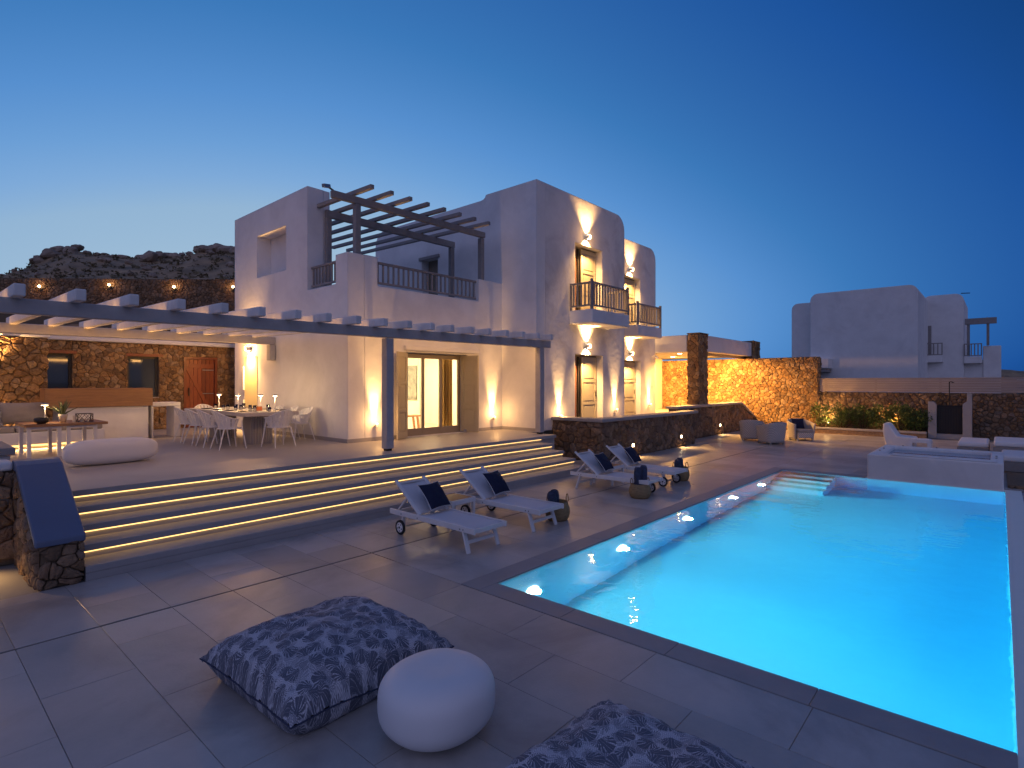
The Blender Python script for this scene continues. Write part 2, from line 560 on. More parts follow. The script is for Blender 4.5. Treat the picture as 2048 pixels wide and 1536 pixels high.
# ---- hillside behind the house
SH, CH = math.sin(YAW), math.cos(YAW)
def dr(d, r): return (CH*d + SH*r, SH*d - CH*r)            # depth / lateral -> world
def fbm(x, y, s, o=4):
    return noise.fractal(Vector((x*s, y*s, 3.7)), 1.0, 2.0, o)
def hill_h(d, r):
    a = r / max(d, 1)                                      # bearing
    t = min(1, max(0, (d - 24) / 46))
    crest = 18.3 + .35*math.sin(a*23 + 1.0)
    crest -= 2.6 * max(0, min(1, (-.80 - a) / .13))         # lower towards the far left
    crest *= 1 - 1.1 * max(0, min(1, (a + .42) / .24)) ** .8
    h = 1.5 + (crest - 1.5) * (t ** .95)
    if d > 70: h -= (d - 70) * .10
    st = 2.0                                               # old farming terraces
    f = h / st
    h = st * (math.floor(f) + min(1, (f - math.floor(f)) * 1.6 if f - math.floor(f) < .6 else 1)) * .5 + h * .5
    return h + .5 * fbm(r, d, .12) + .22 * fbm(r, d, .5)
mb = MB()
nd, nr = 90, 150
for i in range(nd + 1):
    d = 24 + 110 * (i / nd) ** 1.5
    for j in range(nr + 1):
        r = d * (-1.25 + 1.10 * j / nr)
        x, y = dr(d, r)
        mb.v.append(Vector((x, y, hill_h(d, r) if i and j < nr else -3)))
for i in range(nd):
    for j in range(nr):
        a = i*(nr+1)+j
        mb.f.append((a, a+1, a+nr+2, a+nr+1))
tag(mb.build('hillside', M['earth'], smooth=True), kind='structure')

mb = MB()                                                  # the low hill far to the right
for i in range(41):
    for j in range(41):
        d, r = 150 + 3*i, 105 + 4.5*j
        x, y = dr(d, r)
        f = min(1, j/10) * math.sin(math.pi*i/40)
        mb.v.append(Vector((x, y, -3 + f*(9.5 + 2*fbm(r, d, .06) + .8*fbm(r, d, .3)))))
for i in range(40):
    for j in range(40):
        a = i*41+j
        mb.f.append((a, a+1, a+42, a+41))
tag(mb.build('distant_hill', M['earth'], smooth=True), kind='structure')

# boulders of the rocky crest, one by one
rng = random.Random(11)
protos = []
for k in range(5):
    mb = MB()
    o = Vector((k*9.1, 3.3, 1.7))
    def fn(u, v, o=o):
        a, b = 2*math.pi*u, math.pi*(v - .5)
        p = Vector((math.cos(a)*math.cos(b), math.sin(a)*math.cos(b), math.sin(b)))
        n1 = noise.noise(p*1.1 + o); n2 = noise.noise(p*2.6 + o)
        q = p * (1 + .38*n1 + .16*n2)
        return (q.x*1.15, q.y, q.z*.78)
    mb.grid(fn, 14, 8)
    protos.append(mb)
sky_line = [(-.99, .3), (-.95, .6), (-.92, .8), (-.90, .9), (-.862, 1.5), (-.853, 1.8), (-.835, 2.0), (-.82, 2.1), (-.80, 2.1), (-.785, 1.8), (-.768, 1.2), (-.752, 1.0), (-.735, 1.4),
            (-.722, 1.0), (-.705, 1.4), (-.69, 1.3), (-.672, 1.7), (-.655, 2.6), (-.635, 1.9), (-.622, 2.2), (-.61, 1.6), (-.597, 1.1), (-.583, 1.1), (-.567, 1.4),
            (-.553, 1.7), (-.54, 1.9), (-.527, 2.0), (-.513, 2.3), (-.50, 2.0), (-.48, 1.6), (-.83, 1.1), (-.655, 1.3), (-.545, 1.1)]
for i in range(46):
    if i < len(sky_line):
        a, s = sky_line[i]; d = 69 + rng.uniform(-2, 2)
    else:
        a, d, s = rng.uniform(-.93, -.5), rng.uniform(48, 66), rng.uniform(.5, 1.1)
    x, y = dr(d, a*d)
    z = hill_h(d, a*d)
    p = protos[i % 5]
    if i < 5:
        o = p.build('boulder', M['rock'], smooth=False)
        protos[i] = (p, o.data)
    else:
        o = bpy.data.objects.new('boulder', p[1]); col.objects.link(o)
    s *= .36
    o.location = (x, y, z + .35*s)
    o.rotation_euler = (rng.uniform(-.3, .3), rng.uniform(-.3, .3), rng.uniform(0, 6.3))
    o.scale = (s*rng.uniform(.9, 1.5), s*rng.uniform(.9, 1.3), s*rng.uniform(.8, 1.25))
    tag(o, 'dark granite boulder on the scrubby hillside behind the house', 'boulder', 'boulders on the rocky hill')
# scrub on the slope
mb = MB()
for k in range(800):
    a, d = rng.uniform(-1.0, -.42), 30 + 42*rng.random()**.7
    x, y = dr(d, a*d); z = hill_h(d, a*d)
    s = rng.uniform(.12, .5)
    for q in range(7):
        an, t = rng.uniform(0, 6.28), rng.uniform(.2, .9)
        c = Vector((x + s*t*math.cos(an), y + s*t*math.sin(an), z + s*rng.uniform(0, .75)))
        e1 = Vector((rng.uniform(-1,1), rng.uniform(-1,1), rng.uniform(-.3,.8))).normalized()*s*.55
        e2 = Vector((rng.uniform(-1,1), rng.uniform(-1,1), rng.uniform(.2,1))).normalized()*s*.55
        mb.add([c - e1, c + e1, c + e2], [(0, 1, 2)])
tag(mb.build('scrub', M['scrub'], fix=False), 'low dry scrub covering the hillside behind the house', 'scrub', kind='stuff')

# dry-stone terrace wall with lamps on the hillside
p0, p1 = Vector((*dr(33, -33.5), 0)), Vector((*dr(33, -14.0), 0))
U = (p1 - p0).normalized(); L = (p1 - p0).length
hw = empty('hillside_wall', (p0.x, p0.y, 7.0), 'long dry-stone terrace wall with lamps below the rocky hill', 'wall')
O = p0 + Z*6.4
MB().add([O - Z*4 - U.cross(Z)*.02, O - Z*4 + U*L, O + Z*1.95 + U*L, O + Z*2.1, O - Z*4 - U.cross(Z)*.6, O - Z*4 + U*L - U.cross(Z)*.6, O + Z*1.95 + U*L - U.cross(Z)*.6, O + Z*2.1 - U.cross(Z)*.6],
         [(0,1,2,3),(4,5,6,7),(0,1,5,4),(1,2,6,5),(2,3,7,6),(3,0,4,7)]).build('wall_core', M['mortar'], hw)
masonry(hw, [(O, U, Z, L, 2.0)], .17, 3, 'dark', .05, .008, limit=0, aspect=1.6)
for k, (r, z) in enumerate(((-28.05, 7.98), (-23.90, 8.07), (-20.05, 7.95), (-16.55, 7.95))):
    x, y = dr(32.8, r)
    e = empty('hillside_lamp', (x, y, z), ['leftmost orange lamp on the hillside wall', 'orange hillside wall lamp second from the left', 'orange hillside wall lamp third from the left', 'orange hillside lamp just beside the white house'][k], 'lamp', 'lamps on the hillside wall')
    n = U.cross(Z)
    MB().box(x-.10, x+.10, y-.08, y+.08, z-.16, z-.12).build('bracket', M['blackmetal'], e)
    MB().lathe([(.03,-.12),(.055,-.07),(.06,-.02),(.035,.02)], 10, (x, y, z)).build('lamp_globe', M['lamp'], e)
    lamp_light('POINT', Vector((x, y, z)) + n*.25, 9, parent=e, radius=.1, color=(1, .45, .12))

# ---- pool deck
PX0, PX1, PY0, PY1 = 4.45, 15.10, -.08, 4.15               # inner edges of the pool
CO = .28                                                   # coping width
deck = empty('pool_deck', (0, 0, 0), kind='structure')
TOP, GAP = 0.0, .0035
areas = [(-4, PX0-CO, -6, 7.6), (PX0-CO, 30.0, PY1+CO, 9.0), (PX1+CO, 27.0, PY0-CO, PY1+CO)]
b = MB()
b.box(-4, PX0-.3, -6, 9.2, -3, -.012); b.box(PX0-.3, 30, PY1+.3, 9.4, -3, -.012); b.box(PX1+.3, 30, -3.2, PY1+.3, -3, -.012)
b.build('deck_base', M['grout'], deck)
pw, pl, x0 = .575, 1.15, .135
todo = []
for k in range(-8, 54):
    xa, xb = x0 + k*pw, x0 + (k+1)*pw
    ph = .95 if k % 2 == 0 else .40
    for j in range(-7, 9):
        ya, yb = ph + j*pl, ph + (j+1)*pl
        for (ax, bx, ay, by) in areas:
            q = (max(xa, ax), min(xb, bx), max(ya, ay), min(yb, by))
            # the slot drain runs along y = 6.1
            parts = [q]
            if q[2] < 6.085 and q[3] > 6.115: parts = [(q[0], q[1], q[2], 6.085), (q[0], q[1], 6.115, q[3])]
            for q in parts:
                if q[1]-q[0] > .03 and q[3]-q[2] > .03 and not (q[0] > 12.9 and q[2] > 8.3 and q[0] < 19.5):
                    todo.append(q)
def seen(q):
    x, y = (q[0]+q[1])/2, (q[2]+q[3])/2
    f = CH*x + SH*y
    if f < .5: return 1e9
    u = 1024 + 1106*(SH*x - CH*y)/f; v = 766 + 1106*2.2/f
    if u < -150 or u > 2200 or v > 1750: return 1e8 + f
    return f
todo.sort(key=seen)
rest = MB()
def tile_shape(mb, q):
    g, c = GAP/2, .002
    x0, x1, y0, y1 = q[0]+g, q[1]-g, q[2]+g, q[3]-g
    dz = [random.uniform(-.0008, .0008) for _ in range(4)]
    vs = [(x0,y0,-.02),(x1,y0,-.02),(x1,y1,-.02),(x0,y1,-.02),
          (x0,y0,-c),(x1,y0,-c),(x1,y1,-c),(x0,y1,-c),
          (x0+c,y0+c,dz[0]),(x1-c,y0+c,dz[1]),(x1-c,y1-c,dz[2]),(x0+c,y1-c,dz[3])]
    fs = []
    for a in (0, 4):
        for i in range(4):
            j = (i+1) % 4
            fs.append((a+i, a+j, a+4+j, a+4+i))
    fs.append((8, 9, 10, 11))
    mb.add(vs, fs)
for i, q in enumerate(todo):
    if i < 300:
        b = MB(); tile_shape(b, q); b.build('tile', M['tile'], deck, fix=False)
    else:
        tile_shape(rest, q)
tag(rest.build('tile_field', M['tile_far'], deck, fix=False), kind='stuff')
MB().box(-4, 28, 6.089, 6.111, -.02, -.006).build('slot_drain', M['darkframe'], deck)

# ---- swimming pool
pool = empty('swimming_pool', (PX0, PY0, -1.6), 'long rectangular swimming pool glowing bright turquoise at dusk', 'pool')
D = -1.55
shell = MB()
shell.box(PX0-.25, PX1+.25, PY0-.25, PY1+.25, D-.2, D)                       # floor
shell.box(PX0-.25, PX0, PY0-.25, PY1+.25, D, -.012)
shell.box(PX1, PX1+.25, PY0-.25, PY1+.25, D, -.012)
shell.box(PX0, PX1, PY1, PY1+.25, D, -.012)
shell.box(PX0, PX1, PY0-.25, PY0, D, -.012)
shell.build('basin', M['poolwall'], pool)
for k in range(4):                                                          # entry steps in the far left corner
    MB().box(PX1-.32*(k+1), PX1-.32*k-.002, 2.95, PY1-.002, D+.002, -.22-.28*k).build('pool_step', M['poolwall'], pool, bevel=.015)
b = MB()                                                                    # coping slabs
def coping(x0, x1, y0, y1):
    MB().box(x0, x1, y0, y1, -.012, .003).build('coping_slab', M['coping'], pool, bevel=.006)
n = 9
for k in range(n):
    a = (PX1 - PX0 + 2*CO)/n
    coping(PX0-CO+k*a+.002, PX0-CO+(k+1)*a-.002, PY1, PY1+CO)
for k in range(4):
    a = (PY1-PY0)/4
    coping(PX0-CO, PX0, PY0+k*a+.002, PY0+(k+1)*a-.002)
for k in range(2):
    coping(PX1, PX1+CO, 2.36+k*.895, 2.36+(k+1)*.895-.004)
MB().box(PX0-CO, PX1+.2, PY0-.75, PY0-.001, -.30, -.03).build('overflow_ledge', M['coping'], pool, bevel=.01)
# the water: closed body so that its blue deepens with distance
wm = bpy.data.materials.new('pool_water'); wm.use_nodes = True
N, L_ = wm.node_tree.nodes, wm.node_tree.links
p = N['Principled BSDF']
p.inputs['Base Color'].default_value = (1, 1, 1, 1); p.inputs['Roughness'].default_value = .015
p.inputs['Transmission Weight'].default_value = 1; p.inputs['IOR'].default_value = 1.33
nz = N.new('ShaderNodeTexNoise'); nz.inputs['Scale'].default_value = 2.6; nz.inputs['Detail'].default_value = 3
tcn = N.new('ShaderNodeTexCoord'); L_.new(tcn.outputs['Object'], nz.inputs['Vector'])
bp = N.new('ShaderNodeBump'); bp.inputs['Strength'].default_value = .16; bp.inputs['Distance'].default_value = .05
L_.new(nz.outputs[0], bp.inputs['Height']); L_.new(bp.outputs[0], p.inputs['Normal'])
va = N.new('ShaderNodeVolumeAbsorption'); va.inputs['Color'].default_value = (.16, .78, .975, 1); va.inputs['Density'].default_value = .85
L_.new(va.outputs[0], N['Material Output'].inputs['Volume'])
tag(MB().box(PX0-.05, PX1+.05, PY0-.05, PY1+.05, D-.05, -.022).build('water', wm), kind='structure')
for k, x in enumerate((5.05, 7.1, 9.3, 11.5, 13.3)):
    MB().cyl((x, PY1-.035, -.62), (x, PY1, -.62), .11, n=20).build('pool_lamp', M['poollamp'], pool)
    lamp_light('SPOT', (x, PY1-.06, -.62), 640, (x+.1, PY1-3, -1.4), pool, (1.0, .98, .76), .06, 140, 1.0)
    lamp_light('SPOT', (x, PY1-.07, -.62), 290, (x+.1, PY1-3, -.8), pool, (1.0, .98, .76), .06, 172, .3)
lamp_light('SPOT', (PX0+.06, 2.0, -.62), 520, (PX0+3, 1.6, -1.1), pool, (1.0, .97, .74), .08, 150, .7)
MB().cyl((PX0, 2.0, -.62), (PX0+.035, 2.0, -.62), .11, n=20).build('pool_lamp', M['poollamp'], pool)

# ---- raised whirlpool at the far end
JX0, JX1, JY0, JY1, JZ = 15.12, 17.7, -.06, 2.32, .55
jac = empty('whirlpool', (JX0, JY0, 0), 'raised white whirlpool basin at the far end of the pool', 'whirlpool')
b = MB()
b.prism(rect(JX0, JX1, JY0, JY1), [rect(JX0+.42, JX1-.28, JY0+.22, JY1-.26)[::-1]], XYp, -.3, JZ)
b.build('basin', M['plaster'], jac, bevel=.03, seg=3)
MB().box(JX0+.30, JX1-.1, JY0+.1, JY1-.1, -.28, -.22).build('basin_floor', M['poolwall'], jac)
MB().box(JX0+.02, JX0+.41, JY0+.10, JY1-.45, JZ+.002, JZ+.02).build('spill_edge', M['plaster'], jac, bevel=.008)
MB().box(JX0+.40, JX1-.26, JY0+.20, JY1-.24, JZ-.085, JZ-.08).build('whirlpool_water', mat('whirlpool_water', (.07, .22, .36), .08, spec=.7, bump=.05, bscale=4), jac)
for x, y in ((16.0, JY1-.13), (16.6, JY1-.13), (17.58, 1.9), (17.58, 1.2), (17.58, .5), (16.0, .06), (16.4, .06)):
    MB().lathe([(.022, 0), (.022, .025), (.008, .03)], 10, (x, y, JZ)).build('jet_knob', M['metal'], jac)

# ---- steps with light strips
st = empty('terrace_steps', (1.46, 7.6, 0), 'wide cement steps with four glowing light strips up to the terrace', 'steps')
SX0, SX1 = 1.47, 11.42
for k in range(5):
    y = 7.6 + .35*k; z = .16*(k+1)
    xr = SX1 if k < 4 else SX1
    if k < 4:
        MB().box(SX0, xr, y, y+.47 if k < 3 else y+.42, z-.075, z).build('tread', M['step'], st, bevel=.006)
    MB().box(SX0+.002, xr-.004, y+.055, y+.40, z-.235 if k else -.02, z-.0752).build('riser', M['step'], st)
    if k:
        MB().box(SX0+.02, xr-.02, y+.034, y+.053, z-.094, z-.0765).build('light_strip', M['led'], st)
MB().box(SX0, SX1, 7.6, 7.654, 0, .0845).build('bottom_riser', M['step'], st)

# ---- house terrace
ter = empty('terrace', (0, 9, 0), kind='structure')
MB().box(-4, 12.0, 9.058, 20.5, .0, T-.076).build('terrace_base', M['step'], ter)
MB().box(-4, 12.0, 9.0-.002, 20.5, T-.075, T).build('terrace_floor', M['cement'], ter)
MB().box(12.0, 12.42, 9.98, 11.5, 0, T).build('terrace_floor', M['cement'], ter)
MB().box(13.3, 27.9, 9.25, 16, 0, T).build('terrace_floor', M['cement'], ter)
MB().box(13.3, 19.0, 8.5, 9.25, 0, T).build('terrace_floor', M['cement'], ter)
# ================================================================== THE HOUSE
house = empty('house', (7.1, 11.35, T), 'large white cubic two-storey house with lit doors, balconies and roof terrace', 'house')
HX, HY = 7.1, 11.35
b = MB()  # left side wall (faces the dining terrace), with its window, door niche and the stepped parapet
out = [(HY, T), (17.62, T), (17.62, 7.19), (13.2, 7.21), (13.2, 4.56), (11.87, 4.56), (11.87, 5.25), (HY, 5.25)]
win = rect(14.34, 16.08, 5.24, 6.42)
niche = rect(16.05, 16.89, T+.001, 2.99)
b.prism(out, [win[::-1]], YZp, HX, HX+.45)
b.build('wall', M['plaster'], house)
MB().box(HX+.40, HX+.44, 14.30, 16.1, 5.2, 6.45).build('window_back', M['plaster'], house)
# lit doorway on the side wall: shallow frame, pale lit leaf
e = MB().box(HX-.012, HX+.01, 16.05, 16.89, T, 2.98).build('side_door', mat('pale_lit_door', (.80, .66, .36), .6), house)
for k in range(2):
    MB().box(HX-.05, HX-.013, 16.89, 16.95, T+.2+1.0*k, T+.9+1.0*k).build('door_frame', M['whitepaint'], e)
# front wall of the ground floor with the wide glazed doors
out = [(HX+.45, T), (12.42, T), (12.42, 5.22), (11.40, 5.22), (11.40, 4.575), (7.92, 4.56), (7.92, 5.26), (HX+.45, 5.26)]
b = MB().prism(out, [rect(8.78, 10.95, T+.002, 2.99)[::-1]], XZp, HY, HY+.40)
b.build('wall', M['plaster'], house)
MB().box(HX+.45, 12.5, HY+.40, 17.6, 4.25, 4.45).build('roof_terrace_floor', M['cement'], house)
MB().box(HX+.45, 7.72, 13.2, 13.6, 4.45, 7.205).build('wall_return', M['plaster'], house)
MB().box(HX+.45, 12.4, 17.3, 17.6, 4.45, 4.95).build('back_parapet', M['plaster'], house)
# skirting
MB().box(HX-.012, HX-.001, HY, 16.04, T, T+.09).build('skirting', M['step'], house)
MB().box(HX-.012, 8.72, HY-.012, HY-.001, T, T+.09).build('skirting', M['step'], house)
MB().box(10.8, 12.39, HY-.012, HY-.001, T, T+.09).build('skirting', M['step'], house)
MB().box(12.388, 12.399, 9.98, HY-.02, T, T+.09).build('skirting', M['step'], house)
# tall block one: side wall, front wall with two door openings, curved shoulder
SB = 10.0
side = [(SB+.0, T), (17.9, T)] + [(17.9 - .55 + .55*math.cos(R(a)), 7.37 + .55*math.sin(R(a))) for a in (0, 20, 40, 60, 80, 90)] + \
       [(12.25, 7.93)] + [(12.25 - .22*math.sin(R(a)), 7.93 + .14*(1-math.cos(R(a)))) for a in (30, 60, 90)] + [(SB, 8.07)]
b = MB().prism(side, [rect(14.3, 15.14, 4.452, 6.48)[::-1]], YZp, 12.40, 12.80)
b.build('wall', M['plaster'], house)
MB().box(12.7, 12.74, 14.25, 15.2, 4.45, 6.5).build('roof_door', M['doorframe'], house)
MB().box(12.34, 12.40, 14.2, 15.25, 6.46, 6.56).build('door_lintel', M['timber'], house)
BX1 = 17.36
front = [(12.80, T), (BX1, T)] + [(BX1 - .5 + .5*math.cos(R(a)), 7.57 + .5*math.sin(R(a))) for a in range(0, 91, 15)] + [(12.80, 8.07)]
b = MB().prism(front, [rect(14.32, 15.95, T+.002, 3.11)[::-1], rect(14.32, 15.90, 4.46, 6.62)[::-1]], XZp, SB, SB+.42)
b.build('wall', M['facade'], house)
MB().prism([(SB+.42, T), (15, T), (15, 7.4)] + [(14.5+.5*math.cos(R(a)), 7.5+.5*math.sin(R(a))) for a in (30, 60, 90)] + [(SB+.42, 8.0)], [], YZp, BX1-.4, BX1-.002).build('wall', M['facade'], house)
MB().box(12.8, BX1-.4, SB+.42, 16, 7.6, 7.72).build('roof', M['cement'], house)
# block two, set back
S2, B2 = 11.2, 22.1
front = [(BX1-.05, T), (B2, T)] + [(B2 - .5 + .5*math.cos(R(a)), 7.45 + .5*math.sin(R(a))) for a in range(0, 91, 15)] + [(BX1-.05, 7.95)]
MB().prism(front, [rect(19.15, 20.78, T+.002, 3.11)[::-1], rect(19.15, 20.74, 4.46, 6.50)[::-1]], XZp, S2, S2+.42).build('wall', M['facade'], house)
MB().prism([(S2+.42, T), (16, T), (16, 7.4), (15.5, 7.9), (S2+.42, 7.93)], [], YZp, B2-.4, B2-.003).build('wall', M['facade'], house)
MB().box(BX1, B2-.4, S2+.42, 16, 7.5, 7.62).build('roof', M['cement'], house)
# dim rooms behind the bedroom doors
for x, y, z0, z1 in ((15.1, SB, T, 3.3), (15.1, SB, 4.4, 6.8), (19.95, S2, T, 3.3), (19.95, S2, 4.4, 6.8)):
    b = MB()
    b.box(x-1.6, x+1.6, y+2.2, y+2.3, z0, z1); b.box(x-1.7, x-1.6, y+.43, y+2.3, z0, z1); b.box(x+1.6, x+1.7, y+.43, y+2.3, z0, z1)
    b.box(x-1.6, x+1.6, y+.43, y+2.2, z1, z1+.1); b.box(x-1.6, x+1.6, y+.43, y+2.2, z0-.1, z0-.005)
    b.build('bedroom', M['roomwall'], house)

def panel_leaf(b, o, ux, w, h, t, nrm):
    """three-panel shutter leaf standing at o, running along ux"""
    ux, n = Vector(ux), Vector(nrm)
    def q(a0, a1, z0, z1, d0, d1):
        vs = [Vector(o) + ux*a + Z*z + n*d for d in (d0, d1) for a, z in ((a0, z0), (a1, z0), (a1, z1), (a0, z1))]
        b.add(vs, [(0,1,2,3),(4,5,6,7),(0,1,5,4),(1,2,6,5),(2,3,7,6),(3,0,4,7)])
    s = .10
    q(0, s, 0, h, 0, t); q(w-s, w, 0, h, 0, t)
    zs = [(0, .16), (h*.30, h*.30+.09), (h*.63, h*.63+.09), (h-.11, h)]
    for z0, z1 in zs: q(s, w-s, z0, z1, 0, t)
    for (za, zb) in zip(zs[:-1], zs[1:]):
        q(s, w-s, za[1], zb[0], t*.2, t*.55)
        q(s+.05, w-s-.05, za[1]+.05, zb[0]-.05, t*.15, t*.82)

def bedroom_door(x0, x1, y, z0, z1, half):
    """recessed door: one beige shutter leaf shut, the other folded back, dark frame, curtain"""
    d = MB()
    d.box(x0, x0+.05, y+.27, y+.33, z0, z1); d.box(x1-.05, x1, y+.27, y+.33, z0, z1); d.box(x0+.05, x1-.05, y+.27, y+.33, z1-.06, z1)
    o = d.build('door', M['doorframe'], house)
    mid = x0 + (x1-x0)*half
    b = MB(); panel_leaf(b, (mid, y+.26, z0+.01), X, x1-mid-.05, z1-z0-.07, -.045, (0, 1, 0))
    l = b.build('shutter_leaf', M['shutter'], o, bevel=.004)
    MB().box(x1-.13, x1-.11, y+.19, y+.214, z0+.95, z0+1.12).build('handle', M['blackmetal'], l)
    b = MB(); panel_leaf(b, (x0+.002, y+.02, z0+.01), (.12, .99, 0), .30, z1-z0-.07, .035, X)
    b.build('shutter_leaf', M['shutter'], o)
    MB().box(mid-.10, mid-.05, y+.28, y+.34, z0, z1-.06).build('door_stile', M['darkframe'], o)
    MB().box(mid-.26, mid-.20, y+.29, y+.35, z0, z1-.06).build('door_stile', M['redwood'], o)
    b = MB()
    def cu(u, v): return (x0+.06 + (mid-x0-.1)*u, y+.42+.03*math.sin(u*30), z0+.02+(z1-z0-.1)*v)
    b.grid(cu, 40, 1); b.build('curtain', M['greycush'], o, smooth=True)
bedroom_door(14.32, 15.95, SB, T, 3.11, .42)
bedroom_door(14.32, 15.90, SB, 4.46, 6.62, .42)
bedroom_door(19.15, 20.78, S2, T, 3.11, .30)
bedroom_door(19.15, 20.74, S2, 4.46, 6.50, .30)

def railing(b_parent, name, p0, p1, z0, h, n, m, skip_ends=False):
    """rail with balusters: returns the part"""
    p0, p1 = Vector((*p0, z0)), Vector((*p1, z0))
    r = MB().bar(p0 + Z*(h-.03), p1 + Z*(h-.03), .07, .055).build(name, m, b_parent, bevel=.006)
    MB().bar(p0 + Z*.10, p1 + Z*.10, .05, .05).build('bottom_rail', m, r)
    first = None
    for k in range(n):
        p = p0.lerp(p1, (k+.5)/n)
        if first is None:
            first = MB().box(-.019, .019, -.019, .019, .125, h-.058).build('baluster', m, r, local=True)
            o = first
        else:
            o = bpy.data.objects.new('baluster', first.data); col.objects.link(o); o.parent = r; ALL.append(o)
        off = Vector((0, 0, 0)); q = r.parent
        while q is not None: off += Vector(q.location); q = q.parent
        o.location = p - off
    return r

def balcony(x0, x1, y):
    d = .86
    o = MB().box(x0, x1, y-d, y-.001, 4.02, 4.43).build('balcony', M['plaster'], house, bevel=.02)
    for x in (x0+.04, x1-.04):
        MB().bar((x, y-d+.05, 4.43), (x, y-d+.05, 5.34), .08, .08).build('balcony_post', M['timber'], o, bevel=.006)
        MB().bar((x, y-.05, 4.43), (x, y-.05, 5.27), .06, .06).build('balcony_post', M['timber'], o)
    r1 = MB()
    for (p0, p1, n) in (((x0+.08, y-d+.05), (x1-.08, y-d+.05), 13), ((x0+.04, y-d+.09), (x0+.04, y-.08), 5), ((x1-.04, y-d+.09), (x1-.04, y-.08), 5)):
        P0, P1 = Vector((*p0, 4.43)), Vector((*p1, 4.43))
        MB().bar(P0 + Z*.80, P1 + Z*.80, .07, .06).build('hand_rail', M['timber'], o)
        MB().bar(P0 + Z*.12, P1 + Z*.12, .05, .05).build('bottom_rail', M['timber'], o)
        for k in range(n):
            p = P0.lerp(P1, (k+.5)/n)
            MB().box(p.x-.02, p.x+.02, p.y-.02, p.y+.02, p.z+.146, p.z+.769).build('baluster', M['timber'], o)
balcony(14.0, 16.2, SB)
balcony(19.0, 20.95, S2)
# roof terrace railings
railing(house, 'railing', (7.93, HY+.12), (11.39, HY+.12), 4.56, .62, 22, M['timber'])
railing(house, 'railing', (HX+.12, 13.18), (HX+.12, 11.88), 4.56, .60, 9, M['timber'])

# glazed living-room doors
gd = MB()
for x in (8.985, 9.545, 10.17, 10.865): gd.box(x, x+.07, HY+.28, HY+.36, T, 2.93)
gd.box(8.785, 8.984, HY+.282, HY+.358, T, 2.985)
gd.box(8.985, 10.945, HY+.279, HY+.361, 2.93, 2.985)
gd.box(9.056, 10.864, HY+.279, HY+.361, T, T+.05)
panes = ((9.055, 9.545), (9.615, 10.17), (10.24, 10.865))
for a_, c_ in panes:
    gd.box(a_, c_, HY+.285, HY+.355, T+.05, T+.19); gd.box(a_, c_, HY+.285, HY+.355, 2.86, 2.93)
gdo = gd.build('glazed_door', M['doorframe'], house)
for a_, c_ in panes:
    MB().box(a_, c_, HY+.315, HY+.323, T+.19, 2.86).build('glass_pane', M['glass'], gdo)
b = MB(); panel_leaf(b, (8.77, HY-.01, T+.02), (-.86, -.51, 0), .62, 2.15, .045, (.51, -.86, 0)); b.build('shutter_leaf', M['shutter'], house, bevel=.004)
b = MB(); panel_leaf(b, (10.93, HY+.20, T+.02), (.06, -.998, 0), .64, 2.15, -.045, (1, 0, 0)); b.build('shutter_leaf', M['shutter'], house, bevel=.004)
MB().box(8.7, 11.35, HY-.10, HY-.002, 3.03, 3.16).build('door_hood', M['plaster'], house, bevel=.02)
# living room
b = MB()
b.box(8.0, 12.3, 15.0, 15.1, T, 3.3); b.box(7.9, 8.0, HY+.41, 15.1, T, 3.3); b.box(12.3, 12.39, HY+.41, 15.1, T, 3.3)
b.box(8.0, 12.3, HY+.41, 15.0, 3.2, 3.3); b.box(10.55, 10.70, 13.0, 15.0, T, 3.2)
b.build('living_room', M['roomwall'], house)
MB().box(8.0, 12.3, HY+.41, 15.0, T-.0, T+.012).build('living_room_floor', M['roomfloor'], house)
pic = MB().box(10.515, 10.548, 13.1, 13.75, 1.70, 2.72).build('picture', mat('dark_relief_picture', (.10, .10, .08), .6, var=.8, vscale=9, bump=.5, bscale=30), house)
lamp_light('AREA', (8.95, 13.2, 3.18), 560, (8.95, 13.2, 0), house, (1, .76, .42), 1.0, sizey=2.0, name='ceiling_light')
lamp_light('AREA', (11.2, 13.2, 3.18), 560, (11.2, 13.2, 0), house, (1, .76, .42), 1.0, sizey=2.0, name='ceiling_light')
MB().box(8.45, 9.45, 12.2, 14.2, 3.185, 3.199).build('ceiling_panel', M['lampsoft'], house)
MB().box(10.7, 11.7, 12.2, 14.2, 3.185, 3.199).build('ceiling_panel', M['lampsoft'], house)
curt = MB().grid(lambda u, v: (10.50 + .44*u, HY+.62+.035*math.sin(u*26), T+.03+2.25*v), 48, 1).build('curtain', mat('golden_curtain', (.42, .27, .10), .9), house, smooth=True)
stool = empty('wooden_bench', (10.0, 12.8, T), 'small wooden bench inside behind the glazed doors', 'bench')
MB().box(9.75, 10.40, 12.7, 13.0, T+.42, T+.47).build('seat', M['teak'], stool, bevel=.01)
for x in (9.82, 10.33):
    for y in (12.75, 12.95):
        MB().bar((x, y, T+.012), (x+(.06 if x < 10.1 else -.06), y, T+.42), .05, .05).build('leg', M['teak'], stool)

